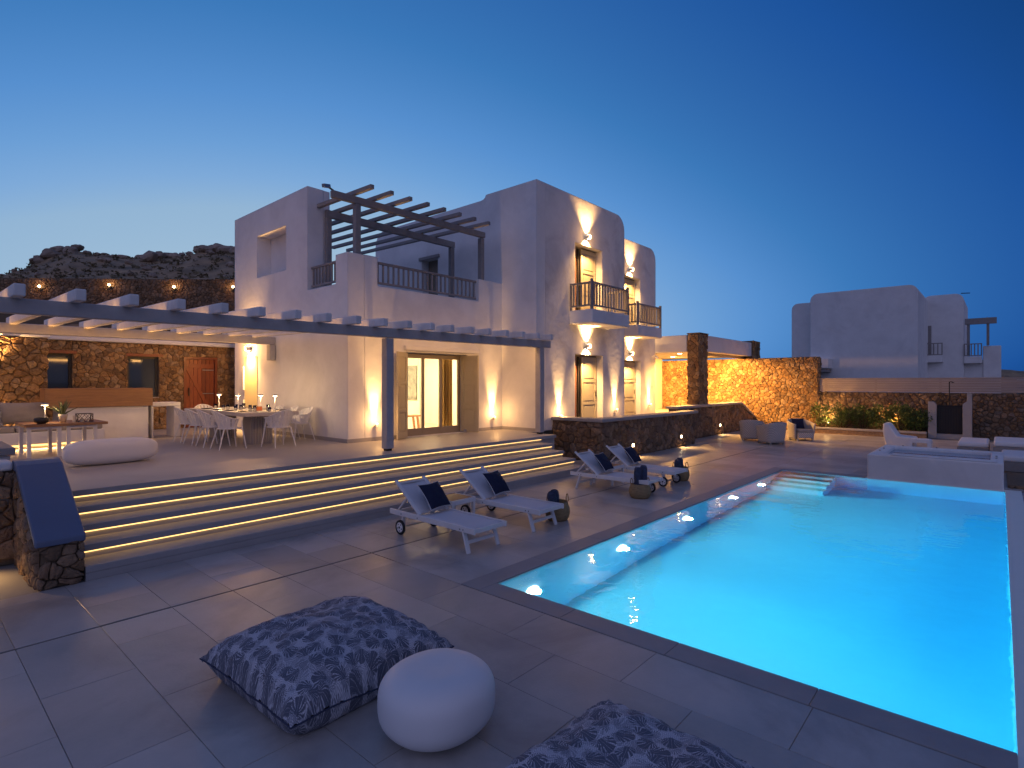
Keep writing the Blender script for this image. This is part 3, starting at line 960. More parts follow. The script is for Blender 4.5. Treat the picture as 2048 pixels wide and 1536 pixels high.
# ---- wall lamps: real fittings
def updown(x, y, z, n, label, pw=520, up=True, down=True):
    n = Vector(n)
    e = empty('wall_lamp', (x, y, z), label, 'wall lamp', 'up and down wall lamps')
    c = Vector((x, y, z)) + n*.12
    MB().bar(c + Vector((0, 0, -.055)), c + Vector((0, 0, .055)), .13, .10).build('housing', M['plaster'], e, bevel=.01)
    MB().bar(Vector((x, y, z)), c, .05, .05).build('wall_mount', M['metal'], e)
    for s, on in ((1, up), (-1, down)):
        if not on: continue
        MB().bar(c + Z*s*.056, c + Z*s*.062, .10, .075).build('lens', M['lamp'], e)
        lamp_light('SPOT', c + Z*s*.075, pw*(1 if s > 0 else 1.6), c + Z*s*1.0 - n*(.20 if s > 0 else .42), e, WARM, .035, 96 if s > 0 else 120, .9)
    lamp_light('POINT', c + n*.10, pw*.026, parent=e, color=(1, .52, .17), radius=.05)
    return e
updown(14.93, SB, 6.88, -Y, 'up-and-down wall lamp above the near upper balcony door')
updown(14.93, SB, 3.38, -Y, 'up-and-down wall lamp under the near balcony above the ground-floor door')
updown(19.85, S2, 6.76, -Y, 'up-and-down wall lamp above the far upper balcony door')
updown(19.85, S2, 3.38, -Y, 'up-and-down wall lamp under the far balcony')
updown(HX, 16.45, 3.20, -X, 'bright wall lamp above the pale side door by the dining table', 380)
lamp_light('POINT', (HX-.30, 16.45, 3.22), 70, color=(1, .48, .14), radius=.06)

def uplight(x, y, z, n, label, pw=700, ang=38):
    n = Vector(n)
    e = empty('wall_uplight', (x, y, z), label, 'uplight', 'uplights washing the white walls')
    c = Vector((x, y, z)) + n*.11
    MB().cyl(c - Z*.10, c, .038, n=14).build('housing', M['plaster'], e)
    MB().bar(Vector((x, y, z-.06)), c - Z*.06, .03, .03).build('wall_mount', M['metal'], e)
    MB().cyl(c + Z*.001, c + Z*.006, .032, n=14).build('lens', M['lamp'], e)
    lamp_light('SPOT', c + Z*.012, pw, c + Z*1.0 - n*.13, e, WARM, .055, ang, 1.0)
    lamp_light('POINT', c + n*.10 + Z*.12, pw*.018, parent=e, color=(1, .52, .17), radius=.05)
uplight(7.82, HY, 1.22, -Y, 'uplight on the white wall left of the front terrace post')
uplight(11.95, HY, 1.20, -Y, 'uplight on the white wall right of the open shutter')
uplight(13.46, SB, 1.22, -Y, 'uplight on the white wall left of the near ground-floor bedroom door')
uplight(16.68, SB, 1.30, -Y, 'uplight on the white wall right of the near ground-floor bedroom door')
uplight(21.46, S2, 1.31, -Y, 'uplight on the white wall beside the carport')

# camera on the wall corner near carport and on roof pergola
sc1 = empty('security_camera', (21.9, S2, 3.35), 'small white security camera on the wall beside the carport', 'camera')
MB().bar((21.85, S2, 3.35), (21.85, S2-.16, 3.35), .03, .03).build('bracket', M['whitepaint'], sc1)
MB().cyl((21.85, S2-.16, 3.33), (21.70, S2-.30, 3.27), .05, .05, 12).build('camera_body', M['whitepaint'], sc1)

# ---- roof-terrace pergola
rp = empty('roof_pergola', (7.5, 11.5, 4.56), 'dark timber pergola with eight rafters on the roof terrace', 'pergola')
ZB = 6.55
MB().bar((6.75, HY+.12, ZB-.02), (11.75, HY+.12, ZB+.02), .12, .17).build('front_beam', M['timber'], rp, bevel=.02)
MB().bar((7.56, 13.12, 6.60), (12.05, 13.12, 6.61), .12, .19).build('rear_beam', M['timber'], rp, bevel=.01)
for x, y, z0, z1 in ((7.42, HY+.12, 5.26, ZB-.105), (11.62, HY+.12, 5.22, ZB-.095), (7.63, 13.12, 4.46, 6.50), (11.95, 13.12, 4.46, 6.51)):
    MB().box(x-.07, x+.07, y-.07, y+.07, z0, z1).build('post', M['timber'], rp, bevel=.008)
for k in range(8):
    x = 7.40 + .553*k
    MB().bar((x, 10.80, 6.71), (x+.02, 17.2, 6.855), .10, .10).build('rafter', M['timber'], rp, bevel=.01)
cam2 = empty('security_camera', (6.9, 11.4, 6.65), 'small security camera on the corner of the roof pergola', 'camera')
MB().bar((6.80, HY+.12, 6.62), (6.62, HY+.05, 6.64), .03, .03).build('bracket', M['blackmetal'], cam2)
MB().bar((6.66, HY+.05, 6.66), (6.45, HY-.05, 6.60), .08, .08).build('camera_body', M['metal'], cam2, bevel=.01)

# ---- terrace pergola
pg = empty('terrace_pergola', (6.8, 9.5, T), 'long grey timber pergola with pale rafters over the dining terrace', 'pergola')
MB().bar((-2.2, 9.5, 3.165), (12.34, 9.5, 3.275), .13, .20).build('front_beam', M['beam'], pg, bevel=.012)
MB().bar((-2.2, 15.0, 3.27), (7.09, 15.0, 3.36), .14, .21).build('rear_beam', M['beam'], pg, bevel=.012)
MB().box(6.93, 7.09, 14.9, 15.12, 2.82, 3.245).build('wall_bracket', M['beam'], pg, bevel=.02)
for x in (6.88, 11.92, -1.5):
    MB().box(x-.09, x+.09, 9.41, 9.59, T+.045, 3.12 if x < 8 else 3.17).build('post', M['beam'], pg, bevel=.012)
    MB().box(x-.06, x+.06, 9.44, 9.56, T, T+.045).build('post_foot', M['blackmetal'], pg)
for k in range(-4, 19):
    x = 1.10 + .602*k
    zt = 3.355 + .0075*(x-1)
    y1 = 15.35 if x < 6.9 else HY-.002
    MB().bar((x, 9.08 + random.uniform(-.03, .03), zt), (x, y1, zt + (.105 if y1 > 12 else .04)), .12, .155).build('rafter', M['joist'], pg, bevel=.015)

# warm light strips tucked under the pergola beams
for (xa, xb, y, z, pw, tgt, nm) in ((7.2, 12.2, 9.585, 3.155, 38, (9.7, 11.6, 1.6), 1), (-1.8, 6.7, 9.585, 3.105, 20, (2.4, 13.0, 1.9), 2), (-1.8, 6.9, 15.085, 3.20, 30, (2.5, 17.6, 1.6), 3)):
    MB().bar((xa, y, z), (xb, y, z + .0075*(xb-xa)), .014, .012).build('light_strip', M['strip'], pg)
    xm = (xa+xb)/2
    lamp_light('AREA', (xm, y+.03, z+.03), pw, tgt, pg, (1, .50, .15), xb-xa, sizey=.03, name='strip_light')
lamp_light('AREA', (2.5, 14.90, 3.16), 30, (2.5, 13.6, 3.9), pg, (1, .47, .13), 8.0, sizey=.03, name='strip_light')
lamp_light('AREA', (2.5, 9.60, 3.12), 22, (2.5, 11.2, 3.9), pg, (1, .47, .13), 8.0, sizey=.03, name='strip_light')
# ================================================================== STONE WALLS
# low wall in front of the bedrooms
lw = empty('low_stone_wall', (13.1, 8.25, 0), 'low rubble stone wall with flat cement cap below the bedroom doors', 'wall')
b = MB(); b.box(13.16, 19.45, 8.31, 8.62, 0, 1.10); b.box(13.16, 13.45, 8.62, 9.99, 0, 1.10); b.build('wall_core', M['mortar'], lw)
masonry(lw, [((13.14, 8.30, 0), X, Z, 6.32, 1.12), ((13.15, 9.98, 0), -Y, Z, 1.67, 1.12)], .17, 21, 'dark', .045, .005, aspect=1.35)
MB().box(13.05, 19.52, 8.20, 8.70, 1.105, 1.20).build('cap', M['step'], lw, bevel=.02)
MB().box(13.05, 13.5, 8.70, 9.98, 1.105, 1.20).build('cap', M['step'], lw, bevel=.02)
# second wall, further back, ending in a sloping stair wing
l2 = empty('rear_stone_wall', (19.6, 9.0, 0), 'low stone wall behind the wicker chairs with a sloping end', 'wall')
MB().prism([(19.5, 0), (29.4, 0), (26.2, 1.22), (19.5, 1.22)], [], XZp, 9.06, 9.35).build('wall_core', M['mortar'], l2)
masonry(l2, [((19.5, 9.05, 0), X, Z, 9.8, 1.24, ((1.22, 3.2, 1.22*9.9),))], .18, 22, 'dark', .045, .005, aspect=1.35)
MB().box(19.46, 26.2, 8.93, 9.45, 1.225, 1.32).build('cap', M['step'], l2, bevel=.02)
MB().bar((26.2, 9.19, 1.285), (29.2, 9.19, .13), .52, .095).build('sloping_cap', M['step'], l2, bevel=.02)
def wall_light(x, y, z, n, label, pw=7):
    n = Vector(n)
    e = empty('step_light', (x, y, z), label, 'wall light', 'small recessed lights in the stone walls')
    c = Vector((x, y, z)) + n*.075
    t = n.cross(Z)
    MB().bar(c - t*.07, c + t*.07, .03, .12, up=Z).build('housing', M['metal'], e)
    MB().bar(c + n*.018 - t*.05, c + n*.018 + t*.05, .006, .085, up=Z).build('lens', M['lamp'], e)
    lamp_light('SPOT', c + n*.06, pw, c + n*.50 - Z*.6, e, WARM, .03, 125, .9)
wall_light(14.77, 8.3, .34, -Y, 'small square wall light low in the stone wall behind the far loungers', 50)
wall_light(18.10, 8.3, .36, -Y, 'small square wall light near the right end of the low stone wall', 50)
wall_light(23.6, 9.05, .40, -Y, 'small square wall light in the stone wall beside the wicker chairs', 50)

# stair side wall at the left, with white sloping cap
sw = empty('stair_side_wall', (1.05, 7.58, 0), 'stone stair wall with white sloping cap left of the lit steps', 'wall')
MB().prism([(7.64, 0), (9.05, 0), (9.05, 1.13), (8.86, 1.13), (7.64, .46)], [], YZp, 1.09, 1.42).build('wall_core', M['mortar'], sw)
masonry(sw, [((1.06, 7.62, 0), X, Z, .40, .48)], .13, 31, 'dark', .035, .005)
masonry(sw, [((1.07, 9.0, 0), -Y, Z, 1.37, 1.14, ((.67, 1.22, 1.22*1.17),))], .15, 32, 'dark', .04, .005)
MB().prism([(7.57, .455), (7.57, .53), (8.78, 1.215), (8.92, 1.25), (9.12, 1.25), (9.12, 1.135), (8.86, 1.135)], [], YZp, 1.03, 1.47).build('white_cap', M['cap_shaded'], sw, bevel=.035, seg=3)
fw = empty('terrace_front_wall', (-2, 9.0, 0), 'brown stone retaining wall under the terrace at the left edge', 'wall')
MB().box(-4, 1.06, 9.02, 9.3, 0, 1.13).build('wall_core', M['mortar'], fw)
masonry(fw, [((-1.0, 9.0, 0), X, Z, 2.04, 1.13)], .17, 33, 'dark', .045, .005)
MB().box(-4, 1.028, 8.97, 9.36, 1.135, 1.245).build('white_cap', M['plaster'], fw, bevel=.03)
wall_light(.42, 8.98, .42, -Y, 'recessed light low in the terrace front wall at the left edge', 70)

# rear stone wall of the dining terrace (with windows and a plank door)
rw = empty('dining_stone_wall', (5, 19, T), 'rough stone wall with two dark windows and a red plank door', 'wall')
W1, W2, DR = (2.55, 3.38, 1.95, 3.0), (4.67, 5.46, 1.78, 2.98), (6.14, 7.12, T, 3.02)
RX0, RX1, RH = 1.6, 8.4, 3.36
core = MB().prism(rect(RX0, RX1, T, RH), [rect(*W1)[::-1], rect(*W2)[::-1], rect(DR[0], DR[1], T+.002, DR[3])[::-1]], XZp, 19.06, 19.5)
core.build('wall_core', M['mortar'], rw)
fs = []
def F(x0, x1, z0, z1): fs.append(((x0, 19.05, z0), X, Z, x1-x0, z1-z0))
F(RX0, W1[0], T, RH); F(W1[0], W1[1], W1[3], RH); F(W1[0], W1[1], T, W1[2])
F(W1[1], W2[0], T, RH); F(W2[0], W2[1], W2[3], RH); F(W2[0], W2[1], T, W2[2])
F(W2[1], DR[0], T, RH); F(DR[0], DR[1], DR[3], RH); F(DR[1], RX1, T, RH)
masonry(rw, fs, .125, 41, 'stone', .032, .004, aspect=1.5)
MB().box(RX0-.1, RX1, 18.93, 19.6, RH+.002, RH+.13).build('white_band', M['plaster'], rw, bevel=.02)
MB().box(RX0, RX1+8, 19.6, 26, RH+.0, RH+.12).build('flat_roof', M['cement'], rw)
for w in (W1, W2):
    o = MB().prism(rect(*w), [rect(w[0]+.06, w[1]-.06, w[2]+.06, w[3]-.06)[::-1]], XZp, 19.14, 19.24).build('window', M['darkframe'], rw)
    MB().box(w[0]+.06, w[1]-.06, 19.18, 19.19, w[2]+.06, w[3]-.06).build('pane', M['darkglass'], o)
    MB().box(w[0]-.04, w[1]+.10, 19.0, 19.13, w[3]+.004, w[3]+.085).build('lintel', M['redwood'], o)
    MB().box(w[0], w[1], 19.02, 19.135, w[2]-.03, w[2]-.002).build('sill', M['step'], o)
do = MB().prism(rect(DR[0], DR[1], T+.004, DR[3]), [rect(DR[0]+.07, DR[1]-.07, T+.006, DR[3]-.07)[::-1]], XZp, 19.02, 19.2).build('plank_door', M['redwood'], rw)
for k in range(7):
    w = (DR[1]-DR[0]-.15)/7
    MB().box(DR[0]+.075+k*w+.003, DR[0]+.075+(k+1)*w-.003, 19.12, 19.15, T+.01, DR[3]-.075).build('plank', M['redwood'], do, bevel=.004)
MB().box(DR[0]+.08, DR[1]-.08, 19.09, 19.12, DR[3]-.34, DR[3]-.22).build('top_ledge', M['redwood'], do)
MB().bar((DR[0]+.12, 19.105, DR[3]-.34), (DR[1]-.22, 19.105, T+.55), .03, .11, up=Z).build('diagonal_brace', M['redwood'], do)
MB().box(DR[0]+.08, DR[1]-.08, 19.09, 19.12, T+.22, T+.34).build('bottom_ledge', M['redwood'], do)
for z in (DR[3]-.42, T+1.05): MB().box(DR[1]-.42, DR[1]-.09, 19.08, 19.09, z, z+.025).build('strap_hinge', M['metal'], do)
MB().bar((DR[0]+.16, 19.07, T+1.0), (DR[0]+.16, 19.07, T+1.25), .03, .03).build('pull_handle', M['blackmetal'], do)

# nearer stone wall behind the sofa, brightly lit from the left
nw = empty('sofa_stone_wall', (1.6, 17.5, T), 'brightly lit rough stone wall behind the built-in sofa', 'wall')
MB().box(-2.5, 2.62, 17.46, 17.9, T, 3.30).build('wall_core', M['mortar'], nw)
masonry(nw, [((-.4, 17.45, T), X, Z, 3.03, 2.5)], .145, 42, 'stone', .06, .004, aspect=1.8)
MB().box(-2.5, 2.66, 17.40, 17.95, 3.302, 3.42).build('white_band', M['plaster'], nw, bevel=.02)
for k, (x, lab) in enumerate(((1.35, 'uplight on the stone wall behind the sofa'), (.35, 'uplight on the stone wall beyond the left edge'))):
    e = empty('wall_uplight', (x, 17.42, 2.3), lab, 'uplight', 'uplights washing the stone wall')
    MB().cyl((x, 17.22, 2.20), (x, 17.22, 2.34), .05, n=14).build('housing', M['metal'], e)
    MB().bar((x, 17.46, 2.26), (x, 17.22, 2.26), .03, .03).build('wall_mount', M['metal'], e)
    MB().cyl((x, 17.22, 2.341), (x, 17.22, 2.348), .042, n=14).build('lens', M['lamp'], e)
    MB().cyl((x, 17.22, 2.192), (x, 17.22, 2.199), .042, n=14).build('lens', M['lamp'], e)
    lamp_light('SPOT', (x, 17.20, 2.36), 700, (x, 17.38, 3.4), e, WARM, .03, 110, .9)
    lamp_light('SPOT', (x, 17.20, 2.18), 450, (x, 17.38, 1.0), e, WARM, .03, 110, .9)

# ---- carport: stone pillars, white roof, big stone wall
cp = empty('carport', (22, 9.1, T), 'carport with white slab roof on rubble stone pillars', 'carport')
MB().box(22.0+.05, 22.85, 9.2+.05, 9.72, T, 4.22).build('pillar', M['mortar'], cp)
MB().box(28.45, 29.45, 9.2, 9.8, T, 4.30).build('pillar', M['mortar'], cp)
masonry(cp, [((22.04, 9.24, T), X, Z, .83, 3.42), ((22.04, 9.73, T), -Y, Z, .50, 3.42), ((28.44, 9.19, T), X, Z, 1.0, 3.5)], .155, 51, 'stone', .045, .005, aspect=1.3)
MB().box(22.0, 22.9, 9.18, 9.75, 4.225, 4.27).build('pillar_cap', M['dark_i'], cp, bevel=.01)
MB().box(22.88, 28.43, 9.24, 9.60, 3.52, 4.20).build('fascia', M['plaster'], cp, bevel=.02)
MB().box(22.03, 22.40, 9.76, S2-.002, 3.50, 4.20).build('fascia', M['plaster'], cp, bevel=.02)
MB().box(22.401, 28.9, 9.601, 15.5, 3.50, 4.05).build('roof_slab', M['ceilingwhite'], cp)
MB().box(22.402, 28.43, 9.602, 9.75, 3.40, 3.498).build('soffit_beam', M['timber'], cp)
for k, (x, y) in enumerate(((23.2, 10.6), (26.0, 9.95), (25.9, 12.2), (24.8, 13.0))):
    MB().cyl((x, y, 3.486), (x, y, 3.499), .09, n=16).build('downlight', M['lamp'], cp)
    lamp_light('SPOT', (x, y, 3.44), 1500 if y < 10.5 else 1100, (x + (.8 if x > 25.5 else 0), y - (.9 if y < 10.2 else 0), 2), cp, (1, .48, .11), .06, 160, .5)
MB().box(24.5, 28.0, 13.8, 14.1, T, 3.499).build('back_wall', M['roomwall'], cp)

bw = empty('tall_stone_wall', (28, 6.25, 0), 'tall rubble stone wall glowing orange behind the wicker chairs', 'wall')
MB().box(28.06, 28.5, 6.22, 14.2, 0, 3.40).build('wall_core', M['mortar'], bw)
masonry(bw, [((28.05, 14.0, 0), -Y, Z, 7.8, 3.40), ((28.05, 6.20, 0), X, Z, .45, 3.40)], .155, 61, 'stone', .045, .005, aspect=1.4, near=(28, 6.2, 2.5))

# ---- boundary: dry-stone wall, board screen, gate piers, planter, shrubs
dw = empty('boundary_stone_wall', (28.1, 2, 0), 'dark dry-stone boundary wall under the board screen', 'wall')
MB().box(28.16, 28.5, -6, 6.15, 0, 1.80).build('wall_core', M['mortar'], dw)
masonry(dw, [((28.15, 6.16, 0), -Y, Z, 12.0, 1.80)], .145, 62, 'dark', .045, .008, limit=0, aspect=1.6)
fc = empty('board_fence', (28.2, 2, 1.8), 'grey horizontal board screen on top of the boundary wall', 'fence')
for k in range(6):
    z = 1.83 + .098*k
    MB().box(28.10, 28.13, -6, 6.15, z, z+.092).build('board', M['fence'], fc, bevel=.004)
for y in (-4.8, -2.6, -.4, 1.8, 4.0, 5.9):
    MB().box(28.132, 28.19, y-.04, y+.04, 1.80, 2.41).build('post', M['fence'], fc)
gt = empty('garden_gate', (27.6, 1.5, 0), 'dark barred garden gate between pale stepped piers', 'gate')
MB().prism([(1.88, 0), (2.15, 0), (2.15, 1.46), (1.98, 1.46), (1.88, 1.34)], [], YZp, 27.45, 27.75).build('pier', M['step'], gt, bevel=.01)
MB().prism([(.80, 0), (1.08, 0), (1.08, 1.38), (.95, 1.50), (.95, 1.80), (.80, 1.80)], [], YZp, 27.45, 27.75).build('pier', M['step'], gt, bevel=.01)
MB().box(27.50, 27.70, 1.08, 1.88, 0, .20).build('threshold', M['step'], gt)
g = MB().box(27.60, 27.63, 1.09, 1.87, .22, .27).build('gate_frame', M['blackmetal'], gt)
MB().box(27.60, 27.63, 1.09, 1.87, 1.28, 1.32).build('top_rail', M['blackmetal'], g)
for k in range(10):
    MB().box(27.605, 27.625, 1.10+.082*k, 1.115+.082*k, .27, 1.28).build('bar', M['blackmetal'], g)
MB().box(27.66, 27.68, 1.10, 1.87, .22, 1.31).build('mesh_panel', M['darkframe'], gt)
sh = empty('garden_shower', (27.75, 1.5, 1.3), 'thin pole of the outdoor shower above the garden gate', 'shower')
MB().cyl((27.8, 1.5, 1.32), (27.8, 1.5, 2.25), .018, n=8).build('pole', M['blackmetal'], sh)
MB().tube([(27.8, 1.5, 2.2), (27.78, 1.46, 2.26), (27.76, 1.40, 2.24)], .014, 8).build('arm', M['blackmetal'], sh)
MB().lathe([(.05, 0), (.05, .015), (.015, .03)], 12, (27.75, 1.39, 2.20)).build('shower_head', M['blackmetal'], sh)

pl = empty('planter', (27.3, 4, 0), 'long low planter with pale kerb in front of the boundary wall', 'planter')
MB().box(27.0, 27.2, 2.18, 6.9, 0, .19).build('planter_front', M['dark_i'], pl)
MB().box(26.96, 27.25, 2.16, 6.9, .191, .27).build('kerb', M['step'], pl, bevel=.015)
MB().box(27.25, 28.1, 2.18, 6.9, 0, .20).build('soil', M['earth'], pl)

def shrub(x, y, rx, ry, h, seed, label, n=1500):
    rng = random.Random(seed)
    e = empty('shrub', (x, y, .2), label, 'shrub', 'shrubs in the long planter')
    mb = MB(); stems = MB()
    clumps = []
    for k in range(26):
        a, t = rng.uniform(0, 6.28), rng.random() ** .5
        clumps.append((x + rx*t*math.cos(a)*.85, y + ry*t*math.sin(a)*.9, .2 + h*rng.uniform(.25, .98)*(1 - .25*t), rng.uniform(.10, .22)))
    for c in clumps[:14]:
        stems.tube([(x + (c[0]-x)*.2, y + (c[1]-y)*.25, .2), (x+(c[0]-x)*.7, y+(c[1]-y)*.7, .2 + (c[2]-.2)*.55), c[:3]], [.018, .012, .005], 5)
    for k in range(n):
        c = clumps[rng.randrange(len(clumps))]
        p = Vector((rng.gauss(0, 1), rng.gauss(0, 1), rng.gauss(0, 1))).normalized() * c[3] * rng.random()**.4 * 1.15
        q = Vector(c[:3]) + p
        d = (p.normalized() + Vector((rng.uniform(-.6,.6), rng.uniform(-.6,.6), rng.uniform(-.1,.9)))).normalized()
        s = d.cross(Vector((rng.uniform(-1,1), rng.uniform(-1,1), rng.uniform(-1,1)))).normalized()
        L, w = rng.uniform(.06, .10), rng.uniform(.018, .028)
        mb.add([q, q + d*L*.5 + s*w, q + d*L, q + d*L*.5 - s*w], [(0, 1, 2), (0, 2, 3)])
    mb.build('foliage', M['leaf'], e, fix=False)
    stems.build('stems', M['bark'], e)
for k, (y, h, lab) in enumerate(((5.95, 1.15, 'thin shrub lit from below against the tall orange wall'), (5.15, 1.15, 'dense dark shrub second from the tall orange wall'),
                                 (4.4, 1.15, 'dense dark shrub in the middle of the planter'), (3.65, 1.35, 'shrub with the lamp glowing behind it'),
                                 (3.05, 1.2, 'dark shrub to the right of the glowing garden lamp'), (2.5, .95, 'low dark shrub next to the gate pier'))):
    shrub(27.62, y, .36, .48, h, 70+k, lab, 1500 if k else 900)
for k, (y, x, lab) in enumerate(((5.75, 27.75, 'garden spotlight among the shrubs by the tall orange wall'), (3.45, 27.85, 'garden spotlight glowing behind the right-hand shrubs'))):
    e = empty('garden_spotlight', (x, y, .2), lab, 'spotlight', 'garden spotlights in the planter')
    MB().cyl((x, y, .2), (x, y, .32), .015, n=8).build('spike', M['blackmetal'], e)
    MB().cyl((x, y, .32), (x+.03, y, .42), .05, n=12).build('housing', M['blackmetal'], e)
    MB().cyl((x+.031, y, .421), (x+.033, y, .426), .045, n=12).build('lens', M['lamp'], e)
    lamp_light('SPOT', (x+.035, y, .45), 260, (x+.35, y, 1.6), e, (1, .52, .15), .04, 130, .9)
    lamp_light('POINT', (x-.10, y+.02, .5), 10, parent=e, color=(1, .60, .22), radius=.04)

# ================================================================== NEIGHBOUR'S HOUSE
nb = empty('neighbour_house', (40, 6, 2), 'unlit white cubic house with two small balconies beyond the boundary', 'house')
def blockx(x, depth, y0, y1, z0, z1, r, name='wall'):
    MB().prism(round_rect(y0, y1, z0, z1, (0, 0, r, r)), [], YZp, x, x+depth).build(name, M['plaster'], nb, bevel=.06, seg=3)
blockx(40.0, 7.0, 3.6, 9.3, -3, 8.0, .45)
blockx(40.7, 6.0, 9.0, 10.6, -3, 7.55, .4)
blockx(46.0, 6.0, 1.75, 3.9, -3, 8.0, .45)
MB().box(46.3, 52, -.06, .82, -3, 4.56).build('wall', M['plaster'], nb, bevel=.05)
MB().box(46.4, 52, .80, 1.76, -3, 3.70).build('wall', M['plaster'], nb)
MB().box(38.8, 39.998, 8.0, 9.7, 3.1, 3.75).build('porch_roof', M['plaster'], nb, bevel=.05)
MB().box(38.9, 39.99, 8.1, 9.5, 2.9, 3.09).build('porch_soffit', M['timber'], nb)
def nbal(x, y0, y1, z):
    o = MB().box(x-.55, x, y0, y1, z-.45, z).build('balcony', M['plaster'], nb, bevel=.03)
    MB().box(x-.52, x-.46, y0, y1, z+.76, z+.82).build('hand_rail', M['timber'], o)
    MB().box(x-.52, x-.46, y0, y1, z+.02, z+.08).build('bottom_rail', M['timber'], o)
    for k in range(6):
        y = y0+.03 + (y1-y0-.06)*k/5
        MB().box(x-.52, x-.47, y-.03, y+.03, z+.081, z+.759).build('baluster', M['timber'], o)
nbal(46.0, 2.80, 3.95, 4.0)
nbal(46.4, .85, 1.74, 3.9)
MB().box(45.95, 45.998, 3.42, 3.75, 4.05, 6.0).build('balcony_door', M['timber'], nb)
MB().box(46.0, 46.25, .15, 1.70, 5.95, 6.33).build('pergola_beam', M['timber'], nb)
MB().box(46.06, 46.2, .50, .64, 4.57, 5.948).build('pergola_post', M['timber'], nb)
MB().box(46.06, 46.2, 1.45, 1.60, 3.92, 5.948).build('pergola_post', M['timber'], nb)
MB().bar((46.2, 1.9, 8.02), (46.1, 1.45, 7.98), .05, .05).build('antenna', M['blackmetal'], nb)
MB().box(46, 60, -8, -1.0, 2.25, 2.45).build('low_roof', M['plaster'], nb)
MB().box(46.2, 60, -8, -1.0, -3, 2.1).build('garden_wall', M['darkframe'], nb)
# ================================================================== LOUNGERS
def make_lounger(wheel_end, label):
    """long axis along y, foot end at -y, head end at +y; wheels at the head (+1) or the foot (-1)"""
    root = empty('sun_lounger', (0, 0, 0), label, 'sun lounger', 'white sun loungers beside the pool')
    ALL.append(root)
    m = M['whitepaint']
    fr = MB()
    for s in (-1, 1): fr.bar((s*.29, -.90, .305), (s*.29, .90, .305), .03, .075)
    fr.bar((-.275, -.86, .30), (.275, -.86, .30), .03, .06); fr.bar((-.275, .80, .30), (.275, .80, .30), .03, .05)
    fr.bar((-.275, .25, .295), (.275, .25, .295), .03, .05)
    fr.build('frame', m, root, bevel=.006, local=True)
    MB().grid(lambda u, v: (-.265 + .53*u, -.84 + 1.08*v, .333 - .012*math.sin(math.pi*u)), 8, 8).build('seat_sling', M['sling'], root, local=True, smooth=True, solid=.006)
    top = (.78, .735)
    br = MB()
    for s in (-1, 1):
        br.bar((s*.255, .25, .335), (s*.255, top[0]+.03, top[1]+.02), .028, .05, up=(1, 0, 0))
        br.cyl((s*.255-.022, top[0]-.04, top[1]-.05), (s*.255+.022, top[0]-.04, top[1]-.05), .012, n=8)
    br.bar((-.24, top[0]-.01, top[1]-.02), (.24, top[0]-.01, top[1]-.02), .025, .025)
    bo = br.build('backrest_frame', m, root, local=True, bevel=.004)
    MB().grid(lambda u, v: (-.245 + .49*u, .27 + (top[0]-.29)*v + .02*math.sin(math.pi*u), .345 + (top[1]-.37)*v - .012*math.sin(math.pi*u)), 8, 8).build('backrest_sling', M['sling'], root, local=True, smooth=True, solid=.006)
    pr = MB()
    for s in (-1, 1): pr.bar((s*.22, .80, .31), (s*.22, .56, .55), .022, .035, up=(1, 0, 0))
    pr.build('backrest_prop', m, root, local=True)
    le, we = (-.66, .62) if wheel_end > 0 else (.66, -.62)
    for s in (-1, 1):
        MB().bar((s*.268, le, .30), (s*.275, le*1.16, .0), .03, .06, up=(1, 0, 0)).build('leg', m, root, local=True, bevel=.004)
    MB().bar((-.26, le*1.09, .135), (.26, le*1.09, .135), .025, .045).build('leg_stretcher', m, root, local=True)
    for s in (-1, 1):
        MB().bar((s*.265, we*.98, .30), (s*.265, we*1.02, .10), .03, .05, up=(1, 0, 0)).build('leg', m, root, local=True)
        w = MB().lathe([(.086, -.014), (.104, -.012), (.106, .012), (.086, .014)], 24).build('wheel', M['rubber'], root, local=True, smooth=True)
        w.location = (s*.31, we*1.02, .106); w.rotation_euler = (0, math.pi/2, 0)
        rim = MB().lathe([(.02, -.018), (.085, -.013), (.0855, .013), (.02, .018)], 24).build('rim', m, w, local=True)
        hb = MB()
        hb.cyl((0, 0, -.022), (0, 0, .022), .016, n=10)
        for k in range(5):
            a = 2*math.pi*k/5
            hb.cyl((.05*math.cos(a), .05*math.sin(a), -.0175), (.05*math.cos(a), .05*math.sin(a), .0175), .010, n=8)
        hb.build('hub', M['rubber'], w, local=True)
    MB().cyl((-.28, we*1.02, .106), (.28, we*1.02, .106), .010, n=8).build('axle', M['metal'], root, local=True)
    bolts = MB()
    for s in (-1, 1):
        for y in (le-.03, le+.03, .25, we): bolts.cyl((s*.304, y, .30), (s*.309, y, .30), .008, n=8)
    bolts.build('bolt', M['blackmetal'], root, local=True)
    return root
lab = ['white sun lounger nearest the camera with a navy cushion', 'white sun lounger second from the camera beside a towel basket',
       'white sun lounger in the far pair, nearer one, with its wheels towards the pool', 'white sun lounger farthest from the camera beside the stone wall']
l1 = make_lounger(1, lab[0]); l1.location = (5.25, 5.89, 0); l1.rotation_euler = (0, 0, R(-.5))
l2o = copy_tree(l1, (6.60, 5.93, 0), R(.8), label=lab[1])
l3 = make_lounger(-1, lab[2]); l3.location = (9.84, 5.88, 0); l3.rotation_euler = (0, 0, R(.3))
l4 = copy_tree(l3, (11.24, 5.99, 0), R(-.8), label=lab[3])

